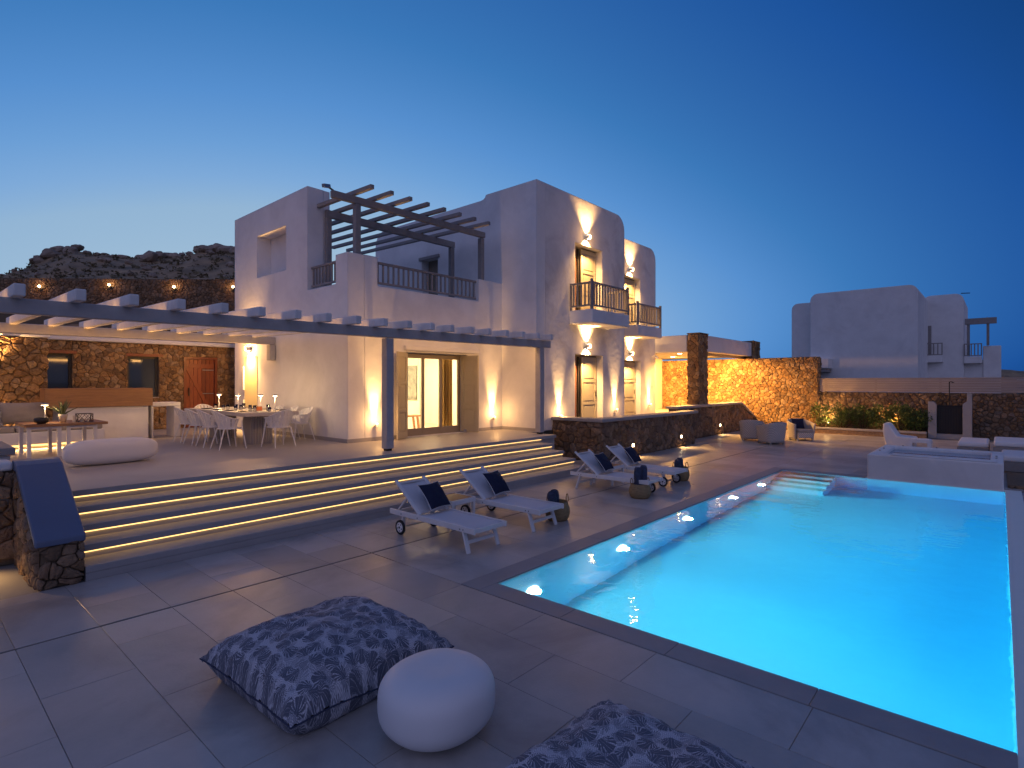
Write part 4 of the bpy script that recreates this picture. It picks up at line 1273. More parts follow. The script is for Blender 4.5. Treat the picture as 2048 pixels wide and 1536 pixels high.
def cushion_mesh(w, h, t, n=14, pinch=.10, seed=0, puff=2.6):
    rng = random.Random(seed)
    o = Vector((rng.uniform(0, 50), 0, 0))
    mb = MB()
    uv = []
    for side in (1, -1):
        def fn(u, v, side=side):
            a, b = 2*u-1, 2*v-1
            k = (1-abs(a)**puff) * (1-abs(b)**puff)
            z = side * t/2 * max(0, k) ** .55
            sx = 1 - pinch*(1-abs(b)**2)*(abs(a)**3); sy = 1 - pinch*(1-abs(a)**2)*(abs(b)**3)
            z += .12*t*noise.noise(Vector((a*2.2, b*2.2, side*3)) + o) * k
            return (a*w/2*sx, b*h/2*sy, z)
        mb.grid(fn, n, n)
        uv += [(i/n, j/n) for i in range(n+1) for j in range(n+1)]
    return mb, uv
def pillow(loc, rot, w, m, label, piping=True, t=.14, group='navy cushions on the loungers', name='cushion'):
    mb, _ = cushion_mesh(w, w, t, seed=int(loc[0]*100))
    o = mb.build(name, m, smooth=True, sub=1)
    o.location = loc; o.rotation_euler = rot
    tag(o, label, 'cushion', group)
    if piping:
        pts = []
        for k in range(64):
            q = k/16
            s, f = int(q), q-int(q)
            a, b = [(-1+2*f, -1), (1, -1+2*f), (1-2*f, 1), (-1, 1-2*f)][s]
            sx = 1 - .10*(1-abs(b)**2)*(abs(a)**3); sy = 1 - .10*(1-abs(a)**2)*(abs(b)**3)
            pts.append((a*w/2*sx, b*w/2*sy, 0))
        pts.append(pts[0])
        MB().tube(pts, .006, 5).build('piping', M['piping'], o, local=True)
    return o
pl_lab = ['navy cushion with white piping on the nearest lounger', 'navy cushion on the second lounger', 'navy cushion on the nearer lounger of the far pair', 'navy cushion on the farthest lounger']
for k, (x, y) in enumerate(((5.33, 5.89), (6.70, 5.93), (9.94, 5.88), (11.34, 5.99))):
    pillow((x, y+.325, .555), (R(50), 0, R(6)), .43, M['navy'], pl_lab[k])

# side tables between the loungers
def side_table(x, y, label):
    e = empty('side_table', (x, y, 0), label, 'side table', 'low side tables between the loungers')
    MB().box(x-.23, x+.23, y-.23, y+.23, .37, .40).build('table_top', M['teak'], e, bevel=.005)
    MB().prism(rect(x-.25, x+.25, y-.25, y+.25), [rect(x-.235, x+.235, y-.235, y+.235)[::-1]], XYp, .335, .405).build('apron', M['whitepaint'], e)
    for sx in (-.225, .225):
        for sy in (-.225, .225):
            MB().box(x+sx-.02, x+sx+.02, y+sy-.02, y+sy+.02, 0, .336).build('leg', M['whitepaint'], e)
side_table(5.93, 6.47, 'low white side table between the two nearest loungers')
side_table(10.55, 6.47, 'low white side table with a small plant between the far loungers')
pp = empty('potted_plant', (10.5, 6.5, .4), 'small spiky plant on the far side table', 'plant')
MB().lathe([(.035, .0), (.05, .08), (.045, .08)], 12, (10.5, 6.5, .401)).build('pot', M['darkplate'], pp)
mb = MB(); rng = random.Random(5)
for k in range(22):
    a = rng.uniform(0, 6.28); d = Vector((math.cos(a), math.sin(a), rng.uniform(.5, 1.6))).normalized()*rng.uniform(.08, .16)
    s = d.cross(Z).normalized()*.012; p = Vector((10.5, 6.5, .475))
    mb.add([p-s, p+s, p+d], [(0, 1, 2)])
mb.build('leaves', M['succulent'], pp, fix=False)

# towel baskets
def basket(x, y, r, h, label, tlabel, rolls, seed):
    rng = random.Random(seed)
    e = empty('basket', (x, y, 0), label, 'basket', 'seagrass towel baskets')
    prof = [(r*.80, 0), (r*.98, h*.18), (r*1.06, h*.42), (r*1.02, h*.65), (r*.90, h*.86), (r*.86, h), (r*.82, h), (r*.86, h*.8), (r*.98, h*.5), (r*.9, h*.1), (r*.7, .012)]
    MB().lathe(prof, 28, (x, y, .002)).build('basket_body', M['basket'], e, smooth=True)
    for s in (-1, 1):
        a = R(35)
        c = Vector((x + s*r*.86*math.cos(a), y - s*r*.86*math.sin(a), h))
        t = Vector((math.sin(a), math.cos(a), 0))
        MB().tube([c + t*.055*math.cos(q) + Z*.11*math.sin(q) for q in [math.pi*k/8 for k in range(9)]], .008, 6).build('handle', M['basket'], e)
    for k, (dx, dy, tilt, L) in enumerate(rolls):
        p0 = Vector((x+dx, y+dy, .10)); d = Vector((math.sin(tilt)*.8, math.sin(tilt)*.35, math.cos(tilt)))
        mb = MB()
        def fn(u, v, p0=p0, d=d, L=L, k=k):
            a = 2*math.pi*u
            s1 = d.cross(Vector((0, 1, .1))).normalized(); s2 = d.cross(s1)
            rr = .072*(1 + .14*noise.noise(Vector((math.cos(a)*1.5, math.sin(a)*1.5+seed, v*6)))) * (1 if .04 < v < .96 else .72)
            return p0 + d*L*v + (s1*math.cos(a) + s2*math.sin(a))*rr
        mb.grid(fn, 20, 14)
        e2 = p0 + d*L
        o = mb.build('towel', M['bluetowel'], smooth=True)
        MB().cyl(e2 - d*.012, e2 - d*.004, .044, n=14).build('towel_end', M['bluetowel'], o)
        tag(o, tlabel[k], 'towel', 'rolled towels in the baskets')
basket(7.16, 5.34, .19, .30, 'woven basket with dark towels beside the second lounger', ['dark blue towel draped in the basket beside the second lounger', 'rolled dark towel at the back of that same near basket'], [(-.06, .02, -.55, .44), (-.0, .05, -.15, .38)], 1)
basket(9.58, 5.18, .20, .27, 'woven basket with two upright rolled towels in the middle of the deck', ['left upright rolled navy towel in the middle basket', 'right upright rolled navy towel in the middle basket'], [(-.02, .04, .15, .48), (.08, -.02, .35, .52)], 2)
basket(11.90, 5.42, .19, .30, 'woven basket behind the wheels of the farthest lounger', ['crumpled blue towel topping the farthest basket', 'second towel folded into the farthest basket'], [(-.08, .02, -.5, .44), (.02, .02, .1, .40)], 3)

# ================================================================== FOREGROUND: floor cushions and stool
fm = bpy.data.materials.new('monstera_print_cotton'); fm.use_nodes = True
N, L_ = fm.node_tree.nodes, fm.node_tree.links
pb = N['Principled BSDF']; pb.inputs['Roughness'].default_value = .95
uvn = N.new('ShaderNodeUVMap')
def math_(op, a, b_=None, c_=None):
    n = N.new('ShaderNodeMath'); n.operation = op
    for i, x in enumerate((a, b_, c_)):
        if x is None: continue
        if isinstance(x, (int, float)): n.inputs[i].default_value = x
        else: L_.new(x, n.inputs[i])
    return n.outputs[0]
def leaf_layer(scale, seed_off, kind):
    mp = N.new('ShaderNodeMapping'); mp.inputs['Location'].default_value = (seed_off, seed_off*.7, 0); mp.inputs['Scale'].default_value = (scale, scale, 1)
    L_.new(uvn.outputs[0], mp.inputs[0])
    vo = N.new('ShaderNodeTexVoronoi'); vo.voronoi_dimensions = '2D'; vo.inputs['Scale'].default_value = 1; vo.inputs['Randomness'].default_value = .75
    L_.new(mp.outputs[0], vo.inputs['Vector'])
    sub = N.new('ShaderNodeVectorMath'); sub.operation = 'SUBTRACT'
    L_.new(mp.outputs[0], sub.inputs[0]); L_.new(vo.outputs['Position'], sub.inputs[1])
    sep = N.new('ShaderNodeSeparateColor'); L_.new(vo.outputs['Color'], sep.inputs[0])
    ang = math_('MULTIPLY', sep.outputs[0], 6.283)
    rot = N.new('ShaderNodeVectorRotate'); rot.rotation_type = 'Z_AXIS'
    L_.new(sub.outputs[0], rot.inputs['Vector']); L_.new(ang, rot.inputs['Angle'])
    s3 = N.new('ShaderNodeSeparateXYZ'); L_.new(rot.outputs[0], s3.inputs[0])
    x, y = s3.outputs[0], s3.outputs[1]
    r = math_('SQRT', math_('ADD', math_('MULTIPLY', x, x), math_('MULTIPLY', y, y)))
    a = math_('ARCTAN2', y, x)
    ca = math_('COSINE', a)
    ay = math_('ABSOLUTE', y)
    if kind == 0:       # monstera: heart with deep slots and a light midrib
        x2 = math_('ADD', x, .30)                    # slots fan out from the stalk
        a2 = math_('ARCTAN2', y, x2)
        Rr = math_('MULTIPLY_ADD', ca, .10, .44)
        inside = math_('LESS_THAN', r, Rr)
        slot = math_('GREATER_THAN', math_('SINE', math_('MULTIPLY', math_('ABSOLUTE', a2), 21)), .45)
        outer = math_('GREATER_THAN', ay, .11)
        cut = math_('MULTIPLY', slot, outer)
        rib = math_('LESS_THAN', ay, .014)
        vein = math_('MULTIPLY', math_('GREATER_THAN', math_('SINE', math_('MULTIPLY', math_('ABSOLUTE', a2), 21)), -.25), math_('LESS_THAN', math_('SINE', math_('MULTIPLY', math_('ABSOLUTE', a2), 21)), -.0))
        m = math_('MULTIPLY', inside, math_('SUBTRACT', 1, cut))
        m = math_('MULTIPLY', m, math_('SUBTRACT', 1, math_('MULTIPLY', math_('MAXIMUM', rib, vein), .45)))
        return m
    inside = math_('LESS_THAN', r, math_('MULTIPLY_ADD', ca, .14, .34))       # palm frond: thin blades
    blades = math_('GREATER_THAN', math_('SINE', math_('MULTIPLY', a, 17)), .15)
    half = math_('GREATER_THAN', ca, -.55)
    return math_('MULTIPLY', math_('MULTIPLY', inside, blades), half)
mA, mB, mC = leaf_layer(10.5, 0, 0), leaf_layer(13, 13.7, 1), leaf_layer(9.2, 31.3, 0)
leafm = math_('MAXIMUM', math_('MAXIMUM', mA, math_('MULTIPLY', mB, .85)), math_('MULTIPLY', mC, .45))
mp = N.new('ShaderNodeMapping'); mp.inputs['Scale'].default_value = (24, 24, 1); mp.inputs['Rotation'].default_value = (0, 0, .1)
L_.new(uvn.outputs[0], mp.inputs[0])
s3 = N.new('ShaderNodeSeparateXYZ'); L_.new(mp.outputs[0], s3.inputs[0])
dia = math_('ADD', math_('ABSOLUTE', math_('SUBTRACT', math_('FRACT', s3.outputs[0]), .5)), math_('ABSOLUTE', math_('SUBTRACT', math_('FRACT', s3.outputs[1]), .5)))
lines = math_('GREATER_THAN', math_('FRACT', math_('MULTIPLY', dia, 4)), .55)
mx = N.new('ShaderNodeMix'); mx.data_type = 'RGBA'
mx.inputs['A'].default_value = (.55, .55, .60, 1); mx.inputs['B'].default_value = (.30, .31, .36, 1)
L_.new(lines, mx.inputs['Factor'])
mx2 = N.new('ShaderNodeMix'); mx2.data_type = 'RGBA'
L_.new(mx.outputs['Result'], mx2.inputs['A']); mx2.inputs['B'].default_value = (.10, .11, .145, 1)
L_.new(leafm, mx2.inputs['Factor'])
L_.new(mx2.outputs['Result'], pb.inputs['Base Color'])
nz = N.new('ShaderNodeTexNoise'); nz.inputs['Scale'].default_value = 9; nz.inputs['Detail'].default_value = 5
tcn = N.new('ShaderNodeTexCoord'); L_.new(tcn.outputs['Object'], nz.inputs['Vector'])
bp = N.new('ShaderNodeBump'); bp.inputs['Strength'].default_value = .5; bp.inputs['Distance'].default_value = .03
L_.new(nz.outputs[0], bp.inputs['Height']); L_.new(bp.outputs[0], pb.inputs['Normal'])

def floor_cushion(x, y, w, h, t, rz, label, seed):
    n = 44
    rng = random.Random(seed)
    o3 = Vector((rng.uniform(0, 99), rng.uniform(0, 99), 0))
    mb = MB(); uv = []
    for side in (1, -1):
        def fn(u, v, side=side):
            a, b = 2*u-1, 2*v-1
            k = max(0, (1-abs(a)**3.0) * (1-abs(b)**3.0))
            pin = .075
            sx = 1 - pin*(1-b*b)*abs(a)**4; sy = 1 - pin*(1-a*a)*abs(b)**4
            rim = t*.24 + .05*abs(a*b) + .02*noise.noise(Vector((a*2.5, b*2.5, 9)) + o3)
            if side > 0:
                z = rim + (t - rim) * k**.42
                z += .085*noise.noise(Vector((a*1.5, b*1.5, 0)) + o3)*k + .030*noise.noise(Vector((a*4.2, b*4.2, 2)) + o3)*k**.5 + .010*noise.noise(Vector((a*11, b*11, 7)) + o3)
                e = max(abs(a), abs(b))                      # gathers along the seam
                z += .018*math.sin((a if abs(b) > abs(a) else b)*38 + 3*noise.noise(Vector((a*3, b*3, 5))))*max(0, (e-.72)/.28)*(1-k)**.5
            else:
                z = rim * (1 - min(1, k*5)**.6)
            return (a*w/2*sx, b*h/2*sy, z)
        mb.grid(fn, n, n)
        uv += [(i/n*w/1.2, j/n*h/1.2) for i in range(n+1) for j in range(n+1)]
    o = mb.build('floor_cushion', fm, smooth=True)
    ul = o.data.uv_layers.new(name='UVMap')
    for lp in o.data.loops: ul.data[lp.index].uv = uv[lp.vertex_index]
    o.location = (x, y, 0); o.rotation_euler = (0, 0, rz)
    tag(o, label, 'cushion', 'leaf-print floor cushions')
    pts = []
    for k in range(160):
        q = k/40; s, f = int(q), q-int(q)
        a, b = [(-1+2*f, -1), (1, -1+2*f), (1-2*f, 1), (-1, 1-2*f)][s]
        sx = 1 - .075*(1-b*b)*abs(a)**4; sy = 1 - .075*(1-a*a)*abs(b)**4
        pts.append((a*w/2*sx, b*h/2*sy, t*.24+.05*abs(a*b)+.02*noise.noise(Vector((a*2.5, b*2.5, 9)) + o3)))
    pts.append(pts[0])
    MB().tube(pts, .006, 6).build('seam', M['bluetowel'], o, local=True)
floor_cushion(2.24, 3.83, 1.34, 1.32, .40, R(1.5), 'big leaf-print floor cushion left of the round white stool', 3)
floor_cushion(2.36, 1.30, 1.28, 1.28, .38, R(-3), 'leaf-print floor cushion cut off by the bottom edge', 8)

def pebble(name, x, y, z, lx, ly, h, label, cat, rz=0, p=2.6, group=None, dimple=.0, pl=2.15, ps=2.3):
    mb = MB()
    def fn(u, v):
        a, b = 2*math.pi*u, math.pi*(v-.5)
        c = math.copysign(abs(math.cos(b))**(2/p), math.cos(b)); s = math.copysign(abs(math.sin(b))**(2/ps), math.sin(b))
        zz = h/2*(1+s)
        if s > 0: zz -= dimple*(1-abs(math.cos(b)))**1.5
        return (lx/2*math.copysign(abs(math.cos(a))**(2/pl), math.cos(a))*c, ly/2*math.copysign(abs(math.sin(a))**(2/pl), math.sin(a))*c, zz)
    mb.grid(fn, 56, 28)
    o = mb.build(name, M['white'], smooth=True)
    o.location = (x, y, z); o.rotation_euler = (0, 0, rz)
    return tag(o, label, cat, group)
pebble('round_stool', 2.32, 2.68, 0, .74, .70, .43, 'smooth round white stool in the foreground between the floor cushions', 'stool', dimple=.03, p=2.7, ps=2.9)
pebble('long_stool', 2.62, 11.62, T, 1.38, .50, .44, 'long white pebble-shaped stool on the terrace', 'stool', rz=R(3), dimple=.015, p=3.2, pl=3.4, ps=3.0)

# ================================================================== DINING
def make_chair():
    root = empty('dining_chair', (0, 0, 0), 'white slatted armchair at the dining table', 'chair', 'white armchairs around the dining table')
    ALL.append(root)
    m = M['white']
    rim_h = lambda a: .64 + .17*max(0, math.cos(a))**1.5             # a=0 at the back
    def P(a, v):                                                     # shell point: angle from the back, height fraction
        r = .19 + .085*v
        z = .42 + (rim_h(a)-.42)*v
        lean = .07*v*max(0, math.cos(a))
        return Vector((math.sin(a)*r*1.05, math.cos(a)*(r*.95) + lean, z))
    A = R(112)
    MB().tube([P(-A + 2*A*k/28, 1) for k in range(29)], .014, 8).build('back_rim', m, root, local=True, smooth=True)
    MB().tube([P(-A + 2*A*k/28, .62) for k in range(29)], .008, 6).build('middle_band', m, root, local=True)
    for k in range(13):
        a = -A + 2*A*(k+.5)/13
        mb = MB()
        mb.grid(lambda u, v: P(a + (u-.5)*.245, v*1.0), 1, 6)
        mb.build('slat', m, root, local=True, solid=.010)
    mb = MB()
    def seat(u, v):
        a, r = 2*math.pi*u, v
        x, y = .225*r*math.cos(a), .225*r*math.sin(a) - .01
        return (x*1.05, y*1.05, .435 - .012*(1-r*r) )
    mb.grid(seat, 24, 4); mb.build('seat', m, root, local=True, solid=.022, smooth=True)
    for sx in (-1, 1):
        MB().tube([(sx*.20, -.18, .60), (sx*.21, -.19, .43), (sx*.26, -.25, 0)], [.012, .016, .011], 8).build('leg', m, root, local=True)
        MB().tube([(sx*.18, .17, .43), (sx*.24, .29, 0)], [.016, .011], 8).build('leg', m, root, local=True)
    return root
ch = make_chair()
# chairs: position and heading (the back points to local +y)
dining = [(4.86, 12.35, 90, 'white dining armchair at the near end of the left side of the table'), (4.83, 13.10, 90, 'white dining armchair second along the left side of the table'),
          (4.82, 13.82, 90, 'white dining armchair third along the left side of the table'), (4.84, 14.55, 92, 'white dining armchair farthest along the left side of the table'),
          (5.74, 11.93, 184, 'white dining armchair at the near end of the table with its back to the pool'),
          (6.62, 12.72, -90, 'white dining armchair at the near end of the wall side of the table'), (6.62, 13.45, -90, 'white dining armchair second along the wall side of the table'),
          (6.62, 14.2, -90, 'white dining armchair third along the wall side of the table'), (5.75, 16.1, 0, 'white dining armchair at the far end of the table')]
for k, (x, y, a, lb) in enumerate(dining):
    if k == 0:
        ch.location = (x, y, T); ch.rotation_euler = (0, 0, R(a)); ch['label'] = lb
    else: copy_tree(ch, (x, y, T), R(a + random.uniform(-3, 3)), label=lb)
dt = empty('dining_table', (5.74, 13.9, T), 'long pale dining table on fluted pedestals set for dinner', 'table')
TZ = T + .75
MB().box(5.12, 6.36, 12.22, 15.72, TZ-.085, TZ).build('table_top', mat('pale_stone_top', (.50, .45, .40), .5, var=.08, vscale=5), dt, bevel=.006)
for y in (12.95, 14.95):
    o = MB().box(5.50, 5.98, y-.22, y+.22, T, TZ-.086).build('pedestal', M['step'], dt)
    for k in range(8):
        MB().box(5.50-.022, 5.50, y-.215+.055*k, y-.185+.055*k, T, TZ-.09).build('flute', M['cement'], o)
        MB().box(5.515+.058*k, 5.545+.058*k, y-.242, y-.22, T, TZ-.09).build('flute', M['cement'], o)
MB().box(5.5, 6.05, 12.3, 15.6, TZ+.001, TZ+.004).build('table_runner', M['greycush'], dt)

# table lamps (mushroom), plates, glasses
def table_lamp(x, y, z, label, h=.34, pw=16):
    e = empty('table_lamp', (x, y, z), label, 'table lamp', 'cordless mushroom table lamps')
    MB().lathe([(.05, 0), (.05, .012), (.012, .018)], 18, (x, y, z)).build('base', M['metal'], e)
    MB().cyl((x, y, z+.018), (x, y, z+h-.02), .010, n=10).build('stem', M['whitepaint'], e)
    MB().lathe([(.062, h-.018), (.070, h-.004), (.052, h+.012), (.018, h+.022)], 20, (x, y, z)).build('lamp_shade', M['metal'], e)
    MB().lathe([(.012, h-.026), (.058, h-.020)], 20, (x, y, z)).build('diffuser', M['lamp'], e)
    lamp_light('POINT', (x, y, z+h-.07), pw, parent=e, color=(1, .62, .27), radius=.04)
for k, (x, y) in enumerate(((5.62, 14.9), (5.72, 14.0), (5.98, 13.35), (6.0, 12.65))):
    table_lamp(x, y, TZ+.004, ['mushroom table lamp farthest left on the dining table', 'second mushroom lamp from the left on the dining table', 'third mushroom lamp from the left on the dining table', 'mushroom table lamp nearest the right end of the dining table'][k], .36)
k = 0
for y in (12.75, 13.45, 14.15, 14.85):
    for x, s in ((5.30, 'left'), (6.18, 'wall')):
        e = MB().lathe([(.0, .004), (.07, .004), (.13, .018), (.135, .022), (.07, .010), (0, .010)], 24, (0, 0, 0)).build('plate', M['darkplate'], smooth=True)
        e.location = (x, y, TZ+.002)
        tag(e, 'dark plate on the %s side of the dining table, %s from the near end' % (s, ['first', 'second', 'third', 'fourth'][k//2]), 'plate', 'dark plates on the dining table')
        k += 1
gl = None
spots = [(5.52, 12.62), (5.56, 12.95), (5.50, 13.3), (5.54, 13.7), (5.50, 14.05), (5.55, 14.45), (5.50, 14.8), (5.95, 12.9), (6.02, 13.75), (5.98, 14.3), (6.0, 14.75), (5.8, 12.5)]
for k, (x, y) in enumerate(spots):
    if gl is None:
        gl = MB().lathe([(.0, .0), (.030, .0), (.034, .03), (.040, .12), (.038, .12), (.031, .03), (.026, .010), (0, .010)], 18).build('drinking_glass', M['drinkglass'], smooth=True)
        o = gl
    else:
        o = bpy.data.objects.new('drinking_glass', gl.data); col.objects.link(o)
    o.location = (x, y, TZ+.005)
    o.scale = (1, 1, random.choice((.8, 1.0, 1.15)))
    tag(o, 'clear drinking glass among the dishes on the dining table', 'glass', 'drinking glasses on the dining table')
nb_ = empty('candle_box', (5.78, 13.05, TZ+.004), 'small dark red candle box in the middle of the dining table', 'candle holder')
MB().prism(rect(5.71, 5.85, 12.98, 13.12), [rect(5.72, 5.84, 12.99, 13.11)[::-1]], XYp, TZ+.005, TZ+.10).build('box', M['redwood'], nb_)
MB().cyl((5.78, 13.05, TZ+.006), (5.78, 13.05, TZ+.07), .03, n=14).build('candle', M['lampsoft'], nb_)

# ================================================================== BAR AND SOFA CORNER
bar = empty('bar_counter', (3.4, 16.2, T), 'outdoor bar with wooden upper front and white base', 'bar')
MB().box(2.62, 4.37, 16.02, 16.5, T, 1.63).build('white_base', M['plaster'], bar, bevel=.01)
wb = MB().box(2.35, 4.44, 15.96, 16.62, 1.632, 1.70).build('wood_front', M['teak'], bar)
for k in range(3):
    MB().box(2.35, 4.44, 15.935, 15.959, 1.635+.136*k, 1.635+.136*(k+1)-.003).build('plank', M['teak'], wb, bevel=.003)
MB().box(2.35, 4.44, 15.94, 16.62, 2.045, 2.075).build('counter_top', M['teak'], bar, bevel=.004)
MB().box(2.36, 4.43, 16.0, 16.6, 1.701, 2.044).build('counter_body', M['teak'], bar)
nt_ = empty('white_niche_counter', (4.75, 16.3, T), 'white open counter frame standing beside the bar', 'counter')
MB().box(4.46, 5.12, 16.1, 16.7, 1.60, 1.70).build('top', M['plaster'], nt_, bevel=.008)
MB().box(4.97, 5.119, 16.1, 16.7, T, 1.599).build('side', M['plaster'], nt_)
MB().box(4.461, 4.50, 16.1, 16.7, T, 1.599).build('side', M['plaster'], nt_)

sf = empty('built_in_sofa', (2, 15.6, T), 'long built-in white bench sofa with grey cushions, lit underneath', 'sofa')
MB().box(-2, 3.32, 15.32, 17.35, T+.10, T+.36).build('bench_base', M['plaster'], sf, bevel=.01)
MB().box(-2, 3.1, 15.55, 17.35, T, T+.099).build('plinth', M['plaster'], sf)
MB().box(-2, 3.28, 15.40, 15.44, T+.06, T+.095).build('light_strip', M['led'], sf)
lamp_light('AREA', (1.3, 15.43, T+.05), 40, (1.3, 14.9, T-.2), sf, WARM, 3.8, sizey=.04, name='strip_light')
for k in range(3):
    MB().box(-1.2+1.5*k, -1.2+1.5*k+1.48, 15.34, 16.2, T+.362, T+.47).build('seat_cushion', M['greycush'], sf, bevel=.03, seg=3)
for k, (x, w) in enumerate(((.85, .85), (1.72, .88), (2.62, .85))):
    mb, _ = cushion_mesh(w, .52, .24, seed=k+40)
    o = mb.build('back_cushion', M['greycush'], sf, local=True, smooth=True, sub=1)
    o.location = Vector((x+.3, 16.25, T+.73)) - sf.location; o.rotation_euler = (R(76), 0, 0)
mb, _ = cushion_mesh(.45, .45, .16, seed=77)
o = mb.build('cushion', fm, smooth=True); o.location = (1.45, 15.95, T+.62); o.rotation_euler = (R(65), 0, R(12))
ul = o.data.uv_layers.new(name='UVMap')
for lp in o.data.loops:
    c = o.data.vertices[lp.vertex_index].co; ul.data[lp.index].uv = (c.x/1.2+.5, c.y/1.2+.5)
tag(o, 'patterned cushion at the left edge of the built-in sofa', 'cushion')
# high table in front of the sofa
ct = empty('sofa_table', (2.3, 13.95, T), 'wood-topped table with white metal legs in front of the sofa', 'table')
MB().box(1.68, 2.95, 13.38, 14.5, T+.58, T+.63).build('table_top', M['teak'], ct, bevel=.005)
for x in (1.76, 2.20, 2.34, 2.76):
    MB().box(x-.03, x+.03, 13.46, 13.52, T, T+.579).build('leg', M['whitepaint'], ct)
    MB().box(x-.03, x+.03, 14.36, 14.42, T, T+.579).build('leg', M['whitepaint'], ct)
for a, c in ((1.79, 2.17), (2.37, 2.73)):
    for y in (13.46, 14.36): MB().box(a, c, y, y+.06, T+.53, T+.579).build('rail', M['whitepaint'], ct)
table_lamp(2.03, 13.78, T+.632, 'mushroom table lamp on the sofa table beside the plant', .36, 9.0)
bwl = MB().lathe([(.06, 0), (.11, .03), (.12, .08), (.10, .12), (.085, .12), (.10, .07), (.05, .015)], 20).build('clay_bowl', M['darkplate'], smooth=True)
bwl.location = (1.95, 13.56, T+.632); tag(bwl, 'dark round bowl on the sofa table', 'bowl')
al = empty('aloe_plant', (2.30, 13.75, T+.63), 'spiky aloe in a pale pot on the sofa table', 'plant')
MB().lathe([(.045, 0), (.075, .13), (.078, .16), (.066, .16), (.06, .12)], 18, (2.30, 13.75, T+.631)).build('pot', M['pot'], al, smooth=True)
rng = random.Random(9)
for k in range(26):
    a = rng.uniform(0, 6.28); sp = rng.uniform(.1, 1.0); L = rng.uniform(.22, .36)
    d = Vector((math.cos(a)*sp, math.sin(a)*sp, 1)).normalized()
    p = Vector((2.30, 13.75, T+.77))
    pts = [p + d*L*t + Vector((math.cos(a), math.sin(a), -.2))*sp*.08*t*t for t in (0, .35, .7, 1)]
    MB().tube(pts, [.016, .014, .009, .001], 5).build('leaf', M['succulent'], al)
MB().box(2.43, 2.47, 13.60, 13.64, T+.631, T+.76).build('candle_stick', M['pot'], tag(empty('candle', (2.45, 13.62, T+.63), 'pale candle beside the aloe pot', 'candle')))
lt = empty('wire_lantern', (2.60, 13.66, T+.63), 'low black wire lantern on the sofa table', 'lantern')
b = MB()
x0, x1, y0, y1, z0, z1 = 2.50, 2.74, 13.55, 13.78, T+.632, T+.79
cs = [(x0,y0), (x1,y0), (x1,y1), (x0,y1)]
for i in range(4):
    p, q = cs[i], cs[(i+1) % 4]
    m_ = ((p[0]+q[0])/2, (p[1]+q[1])/2)
    b.cyl((*p, z0), (*q, z0), .005, n=5); b.cyl((*p, z1), (*q, z1), .005, n=5); b.cyl((*p, z0), (*p, z1), .005, n=5)
    b.cyl((*p, z0), (*m_, z1), .004, n=5); b.cyl((*q, z0), (*m_, z1), .004, n=5); b.cyl((*p, z1), (*m_, z0), .004, n=5); b.cyl((*q, z1), (*m_, z0), .004, n=5)
b.build('wire_frame', M['blackmetal'], lt)
MB().cyl((2.58, 13.66, T+.632), (2.58, 13.66, T+.70), .03, n=12).build('candle', M['pot'], lt)
MB().cyl((2.67, 13.68, T+.632), (2.67, 13.68, T+.68), .03, n=12).build('candle', M['pot'], lt)
# bench end at the left edge
be = empty('edge_bench', (.6, 9.9, T), 'low bench with dark wooden slab at the left edge of the terrace', 'bench')
MB().box(-1.5, 1.10, 9.42, 10.6, T+.48, T+.575).build('seat_slab', M['timber'], be, bevel=.01)
MB().box(-1.5, 1.06, 9.5, 10.5, T, T+.479).build('base', M['plaster'], be)

# ================================================================== WICKER CHAIRS AND FAR FURNITURE
wk = bpy.data.materials.new('grey_wicker'); wk.use_nodes = True
N, L_ = wk.node_tree.nodes, wk.node_tree.links
pb = N['Principled BSDF']; pb.inputs['Roughness'].default_value = .7
tcn = N.new('ShaderNodeTexCoord')
br = N.new('ShaderNodeTexChecker'); br.inputs['Scale'].default_value = 26
br.inputs['Color1'].default_value = (.58, .53, .48, 1); br.inputs['Color2'].default_value = (.40, .36, .33, 1)
L_.new(tcn.outputs['Object'], br.inputs['Vector']); L_.new(br.outputs[0], pb.inputs['Base Color'])
bp = N.new('ShaderNodeBump'); bp.inputs['Strength'].default_value = .6; bp.inputs['Distance'].default_value = .02
L_.new(br.outputs[1], bp.inputs['Height']); L_.new(bp.outputs[0], pb.inputs['Normal'])
def make_wicker():
    root = empty('wicker_armchair', (0, 0, 0), '', 'armchair', 'grey wicker tub chairs')
    ALL.append(root)
    A = R(128)
    def P(a, v, off=0):
        top = .60 + .18*(.5+.5*math.cos(a*1.25))
        r = (.36 - .0) + .05*v
        z = .07 + (top-.07)*v
        sq = 1 + .12*math.sin(2*a)**2
        return ((r-off)*sq*math.sin(a)*1.02, (r-off)*sq*math.cos(a) + .04*v*math.cos(a), z)
    mb = MB(); mb.grid(lambda u, v: P(-A+2*A*u, v), 36, 8)
    mb.build('tub', wk, root, local=True, smooth=True, solid=.05)
    MB().tube([P(-A+2*A*k/36, 1.0) for k in range(37)], .032, 8).build('arm_roll', wk, root, local=True, smooth=True)
    MB().box(-.30, .30, -.36, .28, .10, .32).build('seat_base', wk, root, local=True, bevel=.03)
    MB().box(-.29, .29, -.36, .24, .322, .43).build('seat_cushion', M['greycush'], root, local=True, bevel=.04, seg=3)
    mb, _ = cushion_mesh(.50, .42, .16, seed=5)
    o = mb.build('back_cushion', M['navy'], root, local=True, smooth=True); o.location = (0, .22, .62); o.rotation_euler = (R(75), 0, 0)
    for x in (-.29, .29):
        for y in (-.28, .28):
            MB().box(x-.03, x+.03, y-.03, y+.03, 0, .10).build('leg', M['metal'], root, local=True)
    return root
wc = make_wicker()
wpos = [(22.05, 7.15, 100, 'grey wicker tub chair nearest the low stone wall'), (21.25, 6.22, 148, 'grey wicker tub chair turned with its back to the camera'), (23.35, 5.75, -48, 'grey wicker tub chair nearest the planter')]
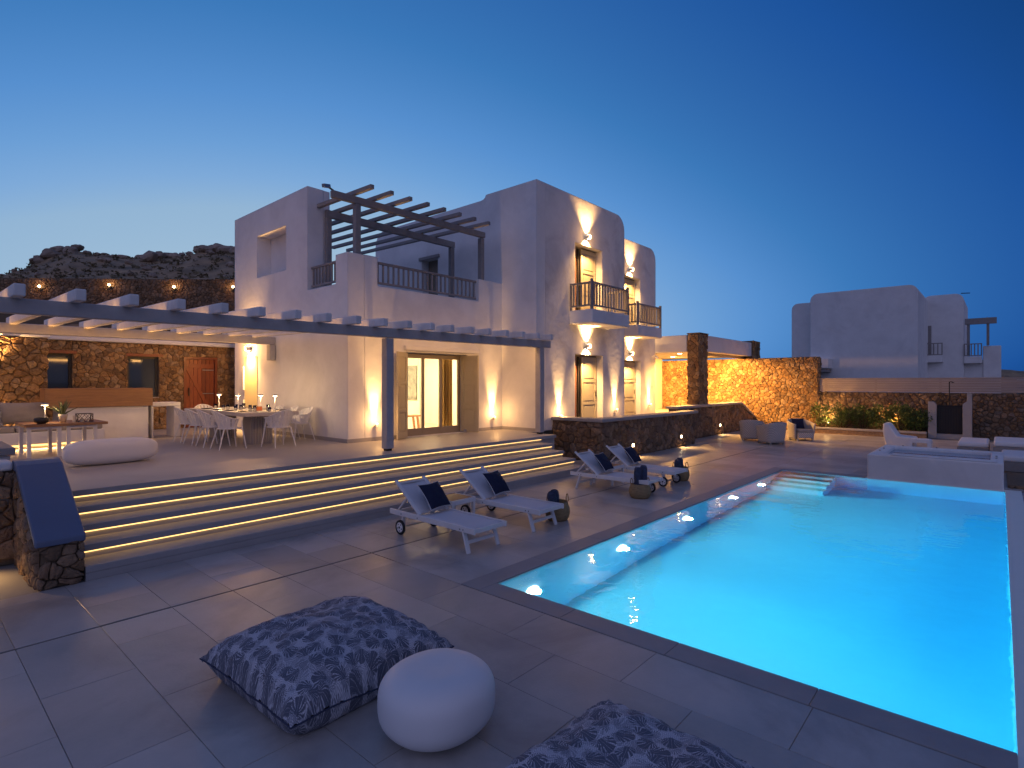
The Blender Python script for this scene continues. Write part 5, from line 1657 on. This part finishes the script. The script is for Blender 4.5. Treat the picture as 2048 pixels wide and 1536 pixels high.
for k, (x, y, a, lb) in enumerate(wpos):
    if k == 0: wc.location = (x, y, 0); wc.rotation_euler = (0, 0, R(a)); wc['label'] = lb
    else: copy_tree(wc, (x, y, 0), R(a), label=lb)
wt = empty('wicker_table', (22.5, 6.55, 0), 'low round wicker table between the tub chairs', 'table')
MB().lathe([(.26, 0), (.30, .38)], 24, (22.5, 6.55, .0)).build('table_base', wk, wt, smooth=True)
MB().lathe([(.36, .385), (.37, .40), (.36, .42)], 28, (22.5, 6.55, 0)).build('table_top', M['metal'], wt)
# white low armchair and footstool
lc = empty('plastic_armchair', (23.3, 2.6, 0), 'low white moulded armchair facing away near the whirlpool', 'armchair')
MB().prism([(2.95, .02), (2.15, .02), (2.12, .36), (2.62, .40), (2.86, .80), (3.02, .82), (3.04, .55)], [], YZp, 22.75, 23.55).build('seat_shell', M['white'], lc, bevel=.05, seg=3)
fs_ = empty('plastic_footstool', (22.6, 1.9, 0), 'white moulded footstool in front of the low armchair', 'footstool')
MB().prism(round_rect(1.62, 2.2, 0, .40, (0, 0, .08, .08)), [rect(1.72, 2.1, -.0+.001, .30)[::-1]], YZp, 21.7, 22.3).build('stool_shell', M['white'], fs_, bevel=.02)
# sunbeds beyond the whirlpool
def sunbed(x, y, label, w=.75, L=2.0, z=.36, rz=0):
    e = empty('padded_sunbed', (x, y, 0), label, 'sunbed', 'padded sunbeds beyond the whirlpool')
    MB().box(x-L/2, x+L/2, y-w/2, y+w/2, .05, z-.12).build('bed_base', M['timber'], e, bevel=.01)
    MB().box(x-L/2, x+L/2, y-w/2+.01, y+w/2-.01, z-.118, z+.03).build('mattress', M['white'], e, bevel=.05, seg=3)
sunbed(22.9, .62, 'padded sunbed nearest the garden gate')
sunbed(22.5, -.25, 'padded sunbed at the right edge in the middle', .8, 2.0, .46)
sunbed(18.9, -.42, 'padded sunbed right beside the whirlpool', .8, 1.7, .40)
rt = empty('right_stone_wall', (17.5, -.5, 0), 'dark stone ledge at the right edge beside the whirlpool', 'wall')
MB().box(15.6, 17.9, -1.3, -.12, -1, .06).build('wall_core', M['mortar'], rt)
masonry(rt, [((15.58, -.13, -.3), -Y, Z, 1.1, .36)], .2, 91, 'dark', .04, .009)
